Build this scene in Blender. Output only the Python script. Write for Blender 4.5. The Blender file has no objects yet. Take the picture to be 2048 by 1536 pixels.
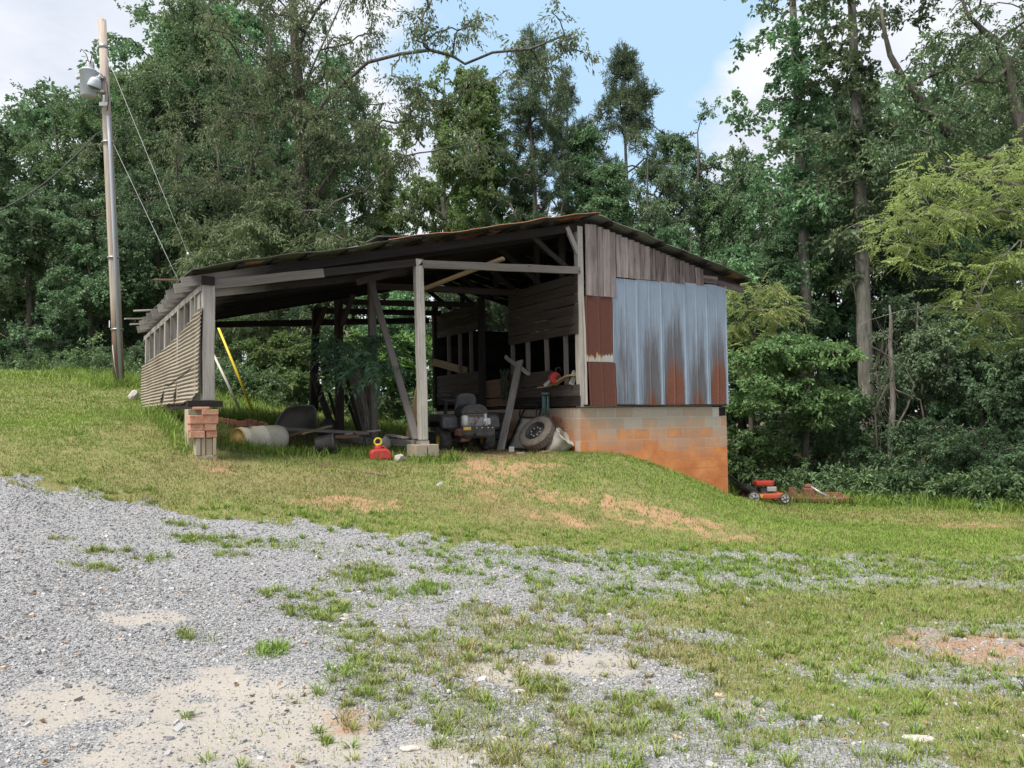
import bpy, math, random
import numpy as np
from mathutils import Vector, Matrix

# ------------------------------------------------------------------ camera, world, sun, exposure
scene = bpy.context.scene
COL = scene.collection
F = 1600.0                      # focal length in pixels of the 2048 px wide photograph
PITCH, ROLL, EYE = math.radians(2.25), math.radians(-0.75), 1.6
cam_data = bpy.data.cameras.new("camera")
cam_data.sensor_width = 36.0
cam_data.lens = F / 2048.0 * 36.0
cam_data.clip_start, cam_data.clip_end = 0.05, 3000.0
cam = bpy.data.objects.new("camera", cam_data)
CAMROT = Matrix.Rotation(math.pi / 2 + PITCH, 3, 'X') @ Matrix.Rotation(ROLL, 3, 'Z')
cam.matrix_world = Matrix.Translation((0, 0, EYE)) @ CAMROT.to_4x4()
COL.objects.link(cam)
scene.camera = cam

SUN_ELEV, SUN_AZ = math.radians(60), math.radians(228)      # azimuth measured clockwise from +Y (behind and left of camera)
sun_dir = Vector((math.sin(SUN_AZ) * math.cos(SUN_ELEV), math.cos(SUN_AZ) * math.cos(SUN_ELEV), math.sin(SUN_ELEV)))
sd = bpy.data.lights.new("sun", 'SUN')
sd.energy, sd.angle, sd.color = 3.0, math.radians(24), (1.0, 0.95, 0.87)
so = bpy.data.objects.new("sun", sd)
so.rotation_euler = sun_dir.to_track_quat('Z', 'Y').to_euler()
COL.objects.link(so)
scene.view_settings.view_transform = 'Standard'
scene.view_settings.look = 'None'
scene.view_settings.exposure = 1.22
scene.view_settings.gamma = 1.0
scene.cycles.use_denoising = True
scene.cycles.max_bounces = 6
scene.cycles.diffuse_bounces = 3
scene.cycles.glossy_bounces = 2
scene.cycles.transmission_bounces = 3
scene.cycles.transparent_max_bounces = 4

def dirpx(x, y):
    return (CAMROT @ Vector(((x - 1024) / F, -(y - 768) / F, -1.0))).normalized()

def at(x, y, Y):
    """the world point at forward distance Y that the photograph shows at pixel x, y"""
    d = CAMROT @ Vector(((x - 1024) / F, -(y - 768) / F, -1.0))
    return Vector((0, 0, EYE)) + d * (Y / d.y)

class G:
    """small node-graph helper"""
    def __init__(s, tree):
        s.t = tree
    def n(s, kind, ins=None, **props):
        nd = s.t.nodes.new(kind)
        for k, v in props.items():
            setattr(nd, k, v)
        for k, v in (ins or {}).items():
            if isinstance(v, bpy.types.NodeSocket):
                s.t.links.new(v, nd.inputs[k])
            else:
                nd.inputs[k].default_value = v
        return nd
    def math(s, op, a, b=0.0, clamp=False):
        return s.n('ShaderNodeMath', {0: a, 1: b}, operation=op, use_clamp=clamp).outputs[0]
    def mix(s, f, a, b, blend='MIX'):
        m = s.n('ShaderNodeMix', {0: f}, data_type='RGBA', blend_type=blend)
        for i, v in ((6, a), (7, b)):
            if isinstance(v, bpy.types.NodeSocket): s.t.links.new(v, m.inputs[i])
            else: m.inputs[i].default_value = (*v, 1) if len(v) == 3 else v
        return m.outputs[2]
    def ramp(s, f, stops):
        r = s.n('ShaderNodeValToRGB', {0: f})
        el = r.color_ramp.elements
        while len(el) < len(stops): el.new(0.5)
        for e, (p, c) in zip(el, stops):
            e.position = p
            e.color = (c, c, c, 1) if not hasattr(c, '__len__') else (*c, 1)
        return r.outputs[0]
    def noise(s, vec, scale, detail=4, rough=0.55, out=0):
        i = {'Scale': scale, 'Detail': detail, 'Roughness': rough}
        if vec is not None: i['Vector'] = vec
        return s.n('ShaderNodeTexNoise', i).outputs[out]
    def mapping(s, vec, scale):
        return s.n('ShaderNodeMapping', {'Vector': vec, 'Scale': scale}).outputs[0]
    def rng(s, v, a, b, c=0.0, d=1.0):
        return s.n('ShaderNodeMapRange', {0: v, 1: a, 2: b, 3: c, 4: d}).outputs[0]

world = bpy.data.worlds.new("World")
scene.world = world
world.use_nodes = True
wt = world.node_tree
wt.nodes.clear()
g = G(wt)
sky = g.n('ShaderNodeTexSky', sky_type='NISHITA')
sky.sun_disc = False
sky.sun_elevation, sky.sun_rotation = SUN_ELEV, SUN_AZ
sky.air_density, sky.dust_density, sky.ozone_density = 1.0, 1.2, 1.2
SKY_STRENGTH = 0.092
dirv = g.n('ShaderNodeTexCoord').outputs['Generated']
sep = g.n('ShaderNodeSeparateXYZ', {0: dirv})
zz = g.math('ADD', g.math('MAXIMUM', sep.outputs[2], 0.0), 0.25)
proj = g.n('ShaderNodeCombineXYZ', {0: g.math('DIVIDE', sep.outputs[0], zz), 1: g.math('DIVIDE', sep.outputs[1], zz), 2: sep.outputs[2]}).outputs[0]
cn = g.noise(proj, 2.3, 8, 0.56)
cn2 = g.noise(proj, 0.9, 3, 0.5)
def lobe(x, y, a, b):
    d = dirpx(x, y)
    dot = g.n('ShaderNodeVectorMath', {0: dirv, 1: (d.x, d.y, d.z)}, operation='DOT_PRODUCT').outputs['Value']
    return g.rng(dot, math.cos(math.radians(a)), math.cos(math.radians(b)))
blue = lobe(1240, 40, 17, 3)
pink = lobe(1560, 230, 7, 1.5)
low = g.rng(sep.outputs[2], 0.30, 0.12)
m = g.math('ADD', cn, g.math('MULTIPLY', g.math('SUBTRACT', cn2, 0.5), 0.5))
m = g.math('ADD', m, 0.20)
m = g.math('SUBTRACT', m, g.math('MULTIPLY', blue, 0.42))
m = g.math('ADD', m, g.math('MULTIPLY', pink, 0.30))
m = g.math('ADD', m, g.math('MULTIPLY', low, 0.22))
mask = g.rng(m, 0.49, 0.68)
shade = g.noise(proj, 3.1, 6, 0.6)
ccol = g.ramp(shade, [(0.3, (3.5, 3.8, 4.35)), (0.7, (5.0, 5.05, 5.25))])
skc = g.mix(0.8, sky.outputs[0], (2.75, 4.0, 5.2))
skycol = g.mix(mask, skc, ccol)
bg = g.n('ShaderNodeBackground', {0: skycol, 1: SKY_STRENGTH})
wo = g.n('ShaderNodeOutputWorld', {0: bg.outputs[0]})

# ------------------------------------------------------------------ helpers
def tag(o, label=None, cat=None, group=None, kind=None):
    if label: o['label'] = label
    if cat: o['category'] = cat
    if group: o['group'] = group
    if kind: o['kind'] = kind
    return o

def thing(name, loc, label, cat, rz=0.0, group=None):
    o = bpy.data.objects.new(name, None)
    o.empty_display_size = 0.2
    o.location = loc
    o.rotation_euler = (0, 0, rz)
    COL.objects.link(o)
    return tag(o, label, cat, group)

def basis(p, x, y, z):
    m = Matrix((x, y, z)).transposed().to_4x4()
    m.translation = p
    return m

class MB:
    """collects shapes into one mesh; every vertex carries a tone, every corner a uv in metres"""
    def __init__(s, seed=1):
        s.v, s.f, s.uv, s.t, s.sm, s.mi = [], [], [], [], [], []
        s.mat, s.tone, s.M = 0, 0.5, None
        s.r = random.Random(seed)
    def add(s, vs, fs, uvs=None, smooth=False, tones=None):
        o = len(s.v)
        for k, p in enumerate(vs):
            p = Vector(p)
            s.v.append(s.M @ p if s.M else p)
            s.t.append(tones[k] if tones else s.tone)
        for k, f in enumerate(fs):
            s.f.append([i + o for i in f])
            s.uv.append(uvs[k] if uvs else [(vs[i][0] + vs[i][1], vs[i][2]) for i in f])
            s.sm.append(smooth); s.mi.append(s.mat)
        return s
    def board(s, p, q, w, h, up=(0, 0, 1), jit=0.003, segs=0, tone=None):
        p, q = Vector(p), Vector(q)
        d = (q - p); L = d.length; d.normalize()
        up = Vector(up); side = d.cross(up)
        if side.length < 1e-4: side = d.cross(Vector((0, 1, 0)))
        side.normalize(); u = side.cross(d).normalized()
        n = segs or max(1, int(L / 0.5))
        if tone is None: tone = s.r.random()
        cs = [(-w / 2, -h / 2), (w / 2, -h / 2), (w / 2, h / 2), (-w / 2, h / 2)]
        ou, ov = s.r.uniform(0, 50), s.r.uniform(0, 50)
        per = [0, w, w + h, 2 * w + h, 2 * (w + h)]
        vs, fs, uv = [], [], []
        for k in range(n + 1):
            c = p + d * (L * k / n)
            bx, bz = s.r.uniform(-jit, jit) * 1.5, s.r.uniform(-jit, jit) * 1.5
            for a, b in cs:
                vs.append(c + side * (a + bx + s.r.uniform(-jit, jit)) + u * (b + bz + s.r.uniform(-jit, jit)))
        for k in range(n):
            for e in range(4):
                a, b = k * 4 + e, k * 4 + (e + 1) % 4
                fs.append([a, b, b + 4, a + 4])
                x0, x1 = ou + L * k / n, ou + L * (k + 1) / n
                uv.append([(x0, ov + per[e]), (x0, ov + per[e + 1]), (x1, ov + per[e + 1]), (x1, ov + per[e])])
        fs += [[3, 2, 1, 0], [n * 4, n * 4 + 1, n * 4 + 2, n * 4 + 3]]
        e4 = [(ou, ov), (ou + .05, ov), (ou + .05, ov + h), (ou, ov + h)]
        uv += [e4, e4]
        t0 = s.tone; s.tone = tone
        s.add(vs, fs, uv); s.tone = t0
        return s
    def box(s, c, size, R=None):
        x, y, z = [k / 2 for k in size]
        c = Vector(c)
        vs = [Vector(p) for p in ((-x, -y, -z), (x, -y, -z), (x, y, -z), (-x, y, -z), (-x, -y, z), (x, -y, z), (x, y, z), (-x, y, z))]
        if R is not None: vs = [R @ p for p in vs]
        return s.add([c + p for p in vs], [[0, 3, 2, 1], [4, 5, 6, 7], [0, 1, 5, 4], [1, 2, 6, 5], [2, 3, 7, 6], [3, 0, 4, 7]])
    def tube(s, pts, rads, n=8, cap=True, smooth=True, squash=1.0):
        pts = [Vector(p) for p in pts]
        if not hasattr(rads, '__len__'): rads = [rads] * len(pts)
        t = (pts[1] - pts[0]).normalized()
        a = t.cross(Vector((0, 0, 1)))
        if a.length < 0.05: a = t.cross(Vector((1, 0, 0)))
        a.normalize()
        vs, fs, uv = [], [], []
        L = 0; Ls = []
        for k, p in enumerate(pts):
            if k: L += (p - pts[k - 1]).length
            Ls.append(L)
            tt = (pts[min(k + 1, len(pts) - 1)] - pts[max(k - 1, 0)]).normalized()
            a = (a - tt * a.dot(tt)).normalized()
            b = tt.cross(a)
            for j in range(n):
                th = 2 * math.pi * j / n
                vs.append(p + (a * math.cos(th) + b * math.sin(th) * squash) * rads[k])
        ou = s.r.uniform(0, 20)
        for k in range(len(pts) - 1):
            for j in range(n):
                j2 = (j + 1) % n
                fs.append([k * n + j, k * n + j2, (k + 1) * n + j2, (k + 1) * n + j])
                w = 6.283 * max(rads[k], .004) / n
                uv.append([(ou + Ls[k], j * w), (ou + Ls[k], (j + 1) * w), (ou + Ls[k + 1], (j + 1) * w), (ou + Ls[k + 1], j * w)])
        if cap:
            fs.append(list(range(n))[::-1]); uv.append([(0, 0)] * n)
            o = (len(pts) - 1) * n
            fs.append([o + j for j in range(n)]); uv.append([(0, 0)] * n)
        return s.add(vs, fs, uv, smooth)
    def lathe(s, prof, n=24, M=None, smooth=True, close=False, mod=None):
        vs, fs = [], []
        m = len(prof)
        for i in range(n):
            th = 2 * math.pi * i / n
            for k, (r, z) in enumerate(prof):
                if mod: r, z = mod(i, k, r, z)
                p = Vector((r * math.cos(th), r * math.sin(th), z))
                vs.append(M @ p if M else p)
        for i in range(n):
            for k in range(m if close else m - 1):
                a, b = i * m + k, ((i + 1) % n) * m + k
                a2, b2 = i * m + (k + 1) % m, ((i + 1) % n) * m + (k + 1) % m
                fs.append([a, b, b2, a2])
        return s.add(vs, fs, None, smooth)
    def prism(s, poly, h, M=None):
        n = len(poly)
        vs = [Vector((x, y, 0)) for x, y in poly] + [Vector((x, y, h)) for x, y in poly]
        if M: vs = [M @ p for p in vs]
        fs = [list(range(n))[::-1], [n + k for k in range(n)]] + [[k, (k + 1) % n, n + (k + 1) % n, n + k] for k in range(n)]
        return s.add(vs, fs)
    def build(s, name, mats, parent=None, bev=0.0, solid=0.0, label=None):
        me = bpy.data.meshes.new(name)
        me.from_pydata([tuple(p) for p in s.v], [], s.f)
        ul = me.uv_layers.new(name="UVMap")
        ul.data.foreach_set('uv', np.array([c for f in s.uv for p in f for c in p], dtype=np.float32))
        me.attributes.new('tone', 'FLOAT', 'POINT').data.foreach_set('value', np.array(s.t, dtype=np.float32))
        if not isinstance(mats, (list, tuple)): mats = [mats]
        for m_ in mats: me.materials.append(m_)
        me.polygons.foreach_set('material_index', np.array(s.mi, dtype=np.int32))
        me.polygons.foreach_set('use_smooth', np.array(s.sm, dtype=bool))
        me.update()
        o = bpy.data.objects.new(name, me)
        COL.objects.link(o)
        if parent: o.parent = parent
        if solid:
            md = o.modifiers.new('solid', 'SOLIDIFY'); md.thickness = solid; md.offset = 0
        if bev:
            md = o.modifiers.new('bevel', 'BEVEL'); md.width = bev; md.segments = 2; md.limit_method = 'ANGLE'
        if label: o['label'] = label
        return o

def mesh_np(name, V, Fc, mat, attrs=None, parent=None, smooth=False):
    me = bpy.data.meshes.new(name)
    V = np.asarray(V, dtype=np.float32); Fc = np.asarray(Fc, dtype=np.int32)
    k = Fc.shape[1]
    me.vertices.add(len(V)); me.vertices.foreach_set('co', V.ravel())
    me.loops.add(Fc.size); me.loops.foreach_set('vertex_index', Fc.ravel())
    me.polygons.add(len(Fc)); me.polygons.foreach_set('loop_start', np.arange(len(Fc), dtype=np.int32) * k)
    me.polygons.foreach_set('use_smooth', np.full(len(Fc), smooth))
    for n_, a in (attrs or {}).items():
        me.attributes.new(n_, 'FLOAT', 'POINT').data.foreach_set('value', np.asarray(a, dtype=np.float32))
    me.materials.append(mat)
    me.update(calc_edges=True)
    o = bpy.data.objects.new(name, me)
    COL.objects.link(o)
    if parent: o.parent = parent
    return o

def copy_tree(o, parent=None):
    c = o.copy(); COL.objects.link(c)
    if parent:
        c.parent = parent
    for ch in o.children:
        copy_tree(ch, c)
    return c

def _hash(i, j, seed):
    h = (i.astype(np.int64) * 374761393 + j.astype(np.int64) * 668265263 + seed * 1442695041) & 0xffffffff
    h = ((h ^ (h >> 13)) * 1274126177) & 0xffffffff
    return ((h ^ (h >> 16)) & 0xffffff) / float(0xffffff)
def vnoise(x, y, seed=0):
    x = np.asarray(x, float); y = np.asarray(y, float)
    i, j = np.floor(x), np.floor(y)
    fx, fy = x - i, y - j
    fx, fy = fx * fx * (3 - 2 * fx), fy * fy * (3 - 2 * fy)
    return (_hash(i, j, seed) * (1 - fx) + _hash(i + 1, j, seed) * fx) * (1 - fy) + (_hash(i, j + 1, seed) * (1 - fx) + _hash(i + 1, j + 1, seed) * fx) * fy
def fbm(x, y, seed=0, oct=4, gain=0.5):
    s, a, t = 0, 1.0, 0
    x = np.asarray(x, float); y = np.asarray(y, float)
    for k in range(oct):
        s = s + a * vnoise(x * 2 ** k, y * 2 ** k, seed + k * 17); t += a; a *= gain
    return s / t
def sstep(a, b, x):
    t = np.clip((x - a) / (b - a), 0, 1)
    return t * t * (3 - 2 * t)

# ------------------------------------------------------------------ materials
def new_mat(name):
    m_ = bpy.data.materials.new(name); m_.use_nodes = True
    t = m_.node_tree; t.nodes.clear()
    g_ = G(t)
    out = g_.n('ShaderNodeOutputMaterial')
    return m_, g_, out
def bsdf(g_, out, col, rough=0.8, metal=0.0, spec=0.3, bump=None, bstr=0.4, bdist=0.01):
    i = {'Base Color': col if isinstance(col, bpy.types.NodeSocket) else (*col, 1), 'Roughness': rough, 'Metallic': metal, 'Specular IOR Level': spec}
    if bump is not None:
        i['Normal'] = g_.n('ShaderNodeBump', {'Height': bump, 'Strength': bstr, 'Distance': bdist}).outputs[0]
    b = g_.n('ShaderNodeBsdfPrincipled', i)
    g_.t.links.new(b.outputs[0], out.inputs[0])
    return b
def wood(name, light, dark, contrast=1.0, weather=None, knotcol=None):
    """weathered timber: grain runs along u of the uv map; tone varies from board to board"""
    m_, g_, out = new_mat(name)
    uv = g_.n('ShaderNodeTexCoord').outputs['UV']
    tone = g_.n('ShaderNodeAttribute', attribute_name='tone').outputs['Fac']
    grain = g_.noise(g_.mapping(uv, (2.2, 60, 1)), 1.0, 5, 0.65)
    fine = g_.noise(g_.mapping(uv, (5, 220, 1)), 1.0, 2, 0.6)
    blot = g_.noise(g_.mapping(uv, (1.3, 5, 1)), 1.0, 4, 0.6)
    strk = g_.noise(g_.mapping(uv, (0.7, 24, 1)), 1.0, 4, 0.65)
    v = g_.math('ADD', g_.math('MULTIPLY', grain, 0.3), g_.math('ADD', g_.math('MULTIPLY', blot, 0.3), g_.math('MULTIPLY', strk, 0.4)))
    v = g_.math('ADD', v, g_.math('MULTIPLY', g_.math('SUBTRACT', tone, 0.5), 0.32))
    c = g_.mix(g_.rng(v, 0.5 - 0.22 / contrast, 0.5 + 0.22 / contrast), dark, light)
    crack = g_.rng(fine, 0.62, 0.74)
    c = g_.mix(g_.math('MULTIPLY', crack, 0.6), c, tuple(k * 0.35 for k in dark))
    vor = g_.n('ShaderNodeTexVoronoi', {'Vector': g_.mapping(uv, (1.6, 5.5, 1)), 'Scale': 1.0, 'Randomness': 1.0}).outputs['Distance']
    knot = g_.rng(vor, 0.11, 0.05)
    c = g_.mix(g_.math('MULTIPLY', knot, 0.75), c, knotcol or tuple(k * 0.4 for k in dark))
    if weather:      # grey where the timber sticks out into sun and rain (left of x = weather in the shed's frame)
        xo = g_.n('ShaderNodeSeparateXYZ', {0: g_.n('ShaderNodeTexCoord').outputs['Object']}).outputs[0]
        f_ = g_.rng(g_.math('ADD', xo, g_.math('MULTIPLY', blot, 1.2)), weather + .9, weather + .1)
        c = g_.mix(f_, c, g_.mix(g_.rng(v, .3, .7), (0.16, 0.145, 0.13), (0.38, 0.355, 0.32)))
    bmp = g_.math('SUBTRACT', g_.math('ADD', grain, g_.math('MULTIPLY', fine, 0.5)), knot)
    bsdf(g_, out, c, 0.9, 0, 0.15, bmp, 0.6, 0.006)
    return m_
def plain(name, col, rough=0.6, metal=0.0, spec=0.4, var=0.25, scale=9.0, dirt=None, dirt_amt=0.5, bstr=0.15):
    """painted or moulded surface with uneven tone, grime and slight bumps"""
    m_, g_, out = new_mat(name)
    oc = g_.n('ShaderNodeTexCoord').outputs['Object']
    n1 = g_.noise(oc, scale, 6, 0.65)
    n2 = g_.noise(oc, scale * 6, 3, 0.6)
    c = g_.mix(n1, tuple(k * (1 - var) for k in col), tuple(min(1, k * (1 + var)) for k in col))
    if dirt is not None:
        d = g_.rng(g_.math('ADD', g_.math('MULTIPLY', n1, 0.7), g_.math('MULTIPLY', n2, 0.3)), 0.42, 0.64)
        c = g_.mix(g_.math('MULTIPLY', d, dirt_amt), c, dirt)
    r_ = g_.rng(n2, 0.2, 0.8, max(rough - 0.12, .05), min(rough + 0.15, 1))
    bsdf(g_, out, c, r_, metal, spec, n2, bstr, 0.004)
    return m_
def leafmat(name, dark, light, old=None, old_amt=0.0, trans=0.3, hue=0.35):
    """foliage: each leaf carries v (leaf tone); every tree shifts a little from its neighbours"""
    m_, g_, out = new_mat(name)
    v = g_.n('ShaderNodeAttribute', attribute_name='v').outputs['Fac']
    rnd = g_.n('ShaderNodeObjectInfo').outputs['Random']
    c = g_.mix(v, dark, light)
    if old is not None:
        o_ = g_.n('ShaderNodeAttribute', attribute_name='old').outputs['Fac']
        c = g_.mix(g_.rng(o_, 1 - old_amt, 1 - old_amt + 0.02), c, old)
    hs = g_.n('ShaderNodeHueSaturation', {'Hue': g_.rng(rnd, 0, 1, 0.5 - 0.06 * hue, 0.5 + 0.05 * hue), 'Saturation': g_.rng(rnd, 0, 1, 0.85, 1.05), 'Value': g_.rng(rnd, 0, 1, 0.78, 1.30), 'Color': c})
    b = g_.n('ShaderNodeBsdfPrincipled', {'Base Color': hs.outputs[0], 'Roughness': 0.5, 'Specular IOR Level': 0.35})
    tr = g_.n('ShaderNodeBsdfTranslucent', {'Color': g_.mix(0.65, hs.outputs[0], light)})
    mx = g_.n('ShaderNodeMixShader', {0: trans, 1: b.outputs[0], 2: tr.outputs[0]})
    g_.t.links.new(mx.outputs[0], out.inputs[0])
    return m_

M = {}
M['grey_wood'] = wood('weathered_grey_timber', (0.37, 0.345, 0.315), (0.080, 0.070, 0.065), 1.25)
M['pale_wood'] = wood('pale_weathered_timber', (0.49, 0.455, 0.41), (0.105, 0.09, 0.08), 1.3)
M['dark_wood'] = wood('shaded_brown_timber', (0.060, 0.048, 0.044), (0.016, 0.013, 0.013))  # brown timber, darkened further so its colour carries the shade under the roof
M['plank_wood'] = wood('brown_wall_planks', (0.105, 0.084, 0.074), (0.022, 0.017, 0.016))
M['rafter_wood'] = wood('shaded_rafter_timber', (0.045, 0.038, 0.036), (0.014, 0.012, 0.012), 1.0, -5.7)  # grey weathered tails; the rest darkened to put under-roof shade into the colour
M['mid_wood'] = wood('greying_timber', (0.25, 0.225, 0.205), (0.075, 0.066, 0.060))
M['tan_wood'] = wood('newer_tan_timber', (0.42, 0.32, 0.20), (0.22, 0.16, 0.095))
M['gable_wood'] = wood('gable_planks', (0.41, 0.345, 0.325), (0.050, 0.037, 0.038), 1.25, None, (0.21, 0.085, 0.04))
M['red_wood'] = wood('reddish_boards', (0.24, 0.15, 0.11), (0.10, 0.06, 0.045))

def bark(name, a, b):
    m_, g_, out = new_mat(name)
    oc = g_.n('ShaderNodeTexCoord').outputs['Object']
    n1 = g_.noise(g_.mapping(oc, (9, 9, 1.6)), 1.0, 6, 0.7)
    n2 = g_.noise(oc, 0.7, 3)
    c = g_.mix(g_.rng(n1, 0.36, 0.64), a, b)
    c = g_.mix(g_.rng(n2, 0.45, 0.7, 0, 0.45), c, (0.10, 0.115, 0.075))
    bsdf(g_, out, c, 0.95, 0, 0.1, n1, 1.0, 0.03)
    return m_
M['bark'] = bark('grey_brown_bark', (0.045, 0.04, 0.035), (0.15, 0.135, 0.115))
M['bark_pale'] = bark('pale_grey_bark', (0.09, 0.085, 0.075), (0.27, 0.25, 0.22))
M['bark_pine'] = bark('pine_bark', (0.075, 0.06, 0.05), (0.23, 0.19, 0.165))

M['leaf_oak'] = leafmat('oak_leaves', (0.050, 0.092, 0.042), (0.170, 0.255, 0.110), trans=0.32)
M['leaf_blue'] = leafmat('bluish_leaves', (0.060, 0.116, 0.058), (0.175, 0.290, 0.138), trans=0.32)
M['leaf_tulip'] = leafmat('tulip_tree_leaves', (0.100, 0.175, 0.048), (0.220, 0.355, 0.110), trans=0.48)
M['leaf_olive'] = leafmat('olive_oak_leaves', (0.075, 0.112, 0.050), (0.200, 0.262, 0.120), (0.22, 0.15, 0.06), 0.05, trans=0.35)
M['leaf_walnut'] = leafmat('walnut_leaves', (0.145, 0.190, 0.060), (0.340, 0.405, 0.145), (0.42, 0.32, 0.05), 0.03, trans=0.50)
M['leaf_dogwood'] = leafmat('dogwood_leaves', (0.068, 0.150, 0.048), (0.170, 0.310, 0.100), trans=0.40)
M['leaf_pine'] = leafmat('pine_needles', (0.045, 0.078, 0.040), (0.125, 0.180, 0.090), trans=0.20)
M['leaf_weed'] = leafmat('weed_leaves', (0.055, 0.110, 0.028), (0.150, 0.250, 0.065), trans=0.40)
M['leaf_dark'] = leafmat('shade_leaves', (0.044, 0.086, 0.044), (0.140, 0.230, 0.108), trans=0.30)
M['leaf_mimosa'] = leafmat('mimosa_leaves', (0.075, 0.17, 0.10), (0.16, 0.30, 0.17), trans=0.40)

M['leaf_fallen'] = leafmat('fallen_leaves', (0.10, 0.055, 0.025), (0.33, 0.20, 0.09), trans=0.1)

def grassmat():
    m_, g_, out = new_mat('grass_blades')
    v = g_.n('ShaderNodeAttribute', attribute_name='v').outputs['Fac']
    d = g_.n('ShaderNodeAttribute', attribute_name='dry').outputs['Fac']
    green = g_.mix(v, (0.080, 0.155, 0.018), (0.265, 0.395, 0.075))
    straw = g_.mix(v, (0.19, 0.155, 0.065), (0.42, 0.355, 0.18))
    c = g_.mix(d, green, straw)
    b = g_.n('ShaderNodeBsdfPrincipled', {'Base Color': c, 'Roughness': 0.6, 'Specular IOR Level': 0.25})
    tr = g_.n('ShaderNodeBsdfTranslucent', {'Color': c})
    mx = g_.n('ShaderNodeMixShader', {0: 0.3, 1: b.outputs[0], 2: tr.outputs[0]})
    g_.t.links.new(mx.outputs[0], out.inputs[0])
    return m_
M['grass'] = grassmat()

def groundmat():
    m_, g_, out = new_mat('ground_surface')
    A_ = lambda n_: g_.n('ShaderNodeAttribute', attribute_name=n_).outputs['Fac']
    oc = g_.n('ShaderNodeTexCoord').outputs['Object']
    big = g_.noise(oc, 1.4, 5, 0.6)
    mid = g_.noise(oc, 9, 5, 0.65)
    fine = g_.noise(oc, 70, 4, 0.7)
    # crushed stone
    vor = g_.n('ShaderNodeTexVoronoi', {'Vector': oc, 'Scale': 75.0, 'Randomness': 1.0})
    vor2 = g_.n('ShaderNodeTexVoronoi', {'Vector': oc, 'Scale': 150.0, 'Randomness': 1.0})
    bw = g_.n('ShaderNodeRGBToBW', {0: vor.outputs['Color']}).outputs[0]
    bw2 = g_.n('ShaderNodeRGBToBW', {0: vor2.outputs['Color']}).outputs[0]
    st = g_.math('ADD', g_.math('MULTIPLY', bw, 0.65), g_.math('MULTIPLY', bw2, 0.35))
    stone = g_.ramp(st, [(0.2, (0.14, 0.142, 0.152)), (0.5, (0.265, 0.268, 0.278)), (0.8, (0.41, 0.41, 0.412))])
    edge = g_.rng(vor.outputs['Distance'], 0.42, 0.75)
    stone = g_.mix(g_.math('MULTIPLY', edge, 0.5), stone, (0.17, 0.165, 0.16))
    dust = g_.mix(g_.math('ADD', g_.math('MULTIPLY', fine, .5), g_.math('MULTIPLY', big, .5)), (0.24, 0.215, 0.185), (0.39, 0.36, 0.32))
    dm = g_.rng(g_.math('ADD', A_('dust'), g_.math('ADD', g_.math('MULTIPLY', g_.math('SUBTRACT', mid, 0.5), 1.0), g_.math('MULTIPLY', g_.math('SUBTRACT', big, 0.5), 0.7))), 0.35, 0.85)
    stone = g_.mix(g_.math('MULTIPLY', dm, 0.85), stone, dust)
    soil = g_.mix(mid, (0.13, 0.115, 0.05), (0.25, 0.215, 0.105))
    soil = g_.mix(g_.rng(fine, 0.3, 0.7, 0, .5), soil, (0.14, 0.17, 0.055))
    clay = g_.mix(mid, (0.25, 0.125, 0.075), (0.39, 0.225, 0.145))
    clay = g_.mix(g_.math('MULTIPLY', fine, 0.4), clay, (0.38, 0.28, 0.18))
    jit = g_.math('MULTIPLY', g_.math('SUBTRACT', mid, 0.5), 0.7)
    gm = g_.rng(g_.math('ADD', A_('gravel'), jit), 0.4, 0.6)
    c = g_.mix(gm, soil, stone)
    cm = g_.math('MULTIPLY', g_.rng(g_.math('ADD', A_('clay'), g_.math('ADD', jit, g_.math('MULTIPLY', g_.math('SUBTRACT', fine, .5), .5))), 0.30, 0.80), .85)
    c = g_.mix(cm, c, clay)
    litter = g_.mix(mid, (0.035, 0.03, 0.018), (0.10, 0.085, 0.05))
    c = g_.mix(A_('wood'), c, litter)
    h = g_.math('ADD', g_.math('MULTIPLY', g_.math('SUBTRACT', 1.0, vor.outputs['Distance']), g_.math('MULTIPLY', gm, g_.math('SUBTRACT', 1.0, g_.math('MULTIPLY', dm, .85)))), g_.math('MULTIPLY', fine, 0.5))
    bsdf(g_, out, c, 0.95, 0, 0.15, h, 0.9, 0.012)
    return m_
M['ground'] = groundmat()

def stonemat():
    m_, g_, out = new_mat('crushed_stone')
    v = g_.n('ShaderNodeAttribute', attribute_name='v').outputs['Fac']
    oc = g_.n('ShaderNodeTexCoord').outputs['Object']
    n1 = g_.noise(oc, 90, 4, 0.7)
    c = g_.ramp(v, [(0.0, (0.12, 0.124, 0.136)), (0.5, (0.238, 0.242, 0.256)), (0.85, (0.37, 0.37, 0.378)), (0.97, (0.48, 0.47, 0.46)), (1.0, (0.50, 0.36, 0.26))])
    c = g_.mix(g_.rng(n1, 0.4, 0.7, 0, 0.45), c, (0.40, 0.38, 0.345))
    bsdf(g_, out, c, 0.85, 0, 0.25, n1, 0.5, 0.004)
    return m_
M['stone'] = stonemat()

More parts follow.
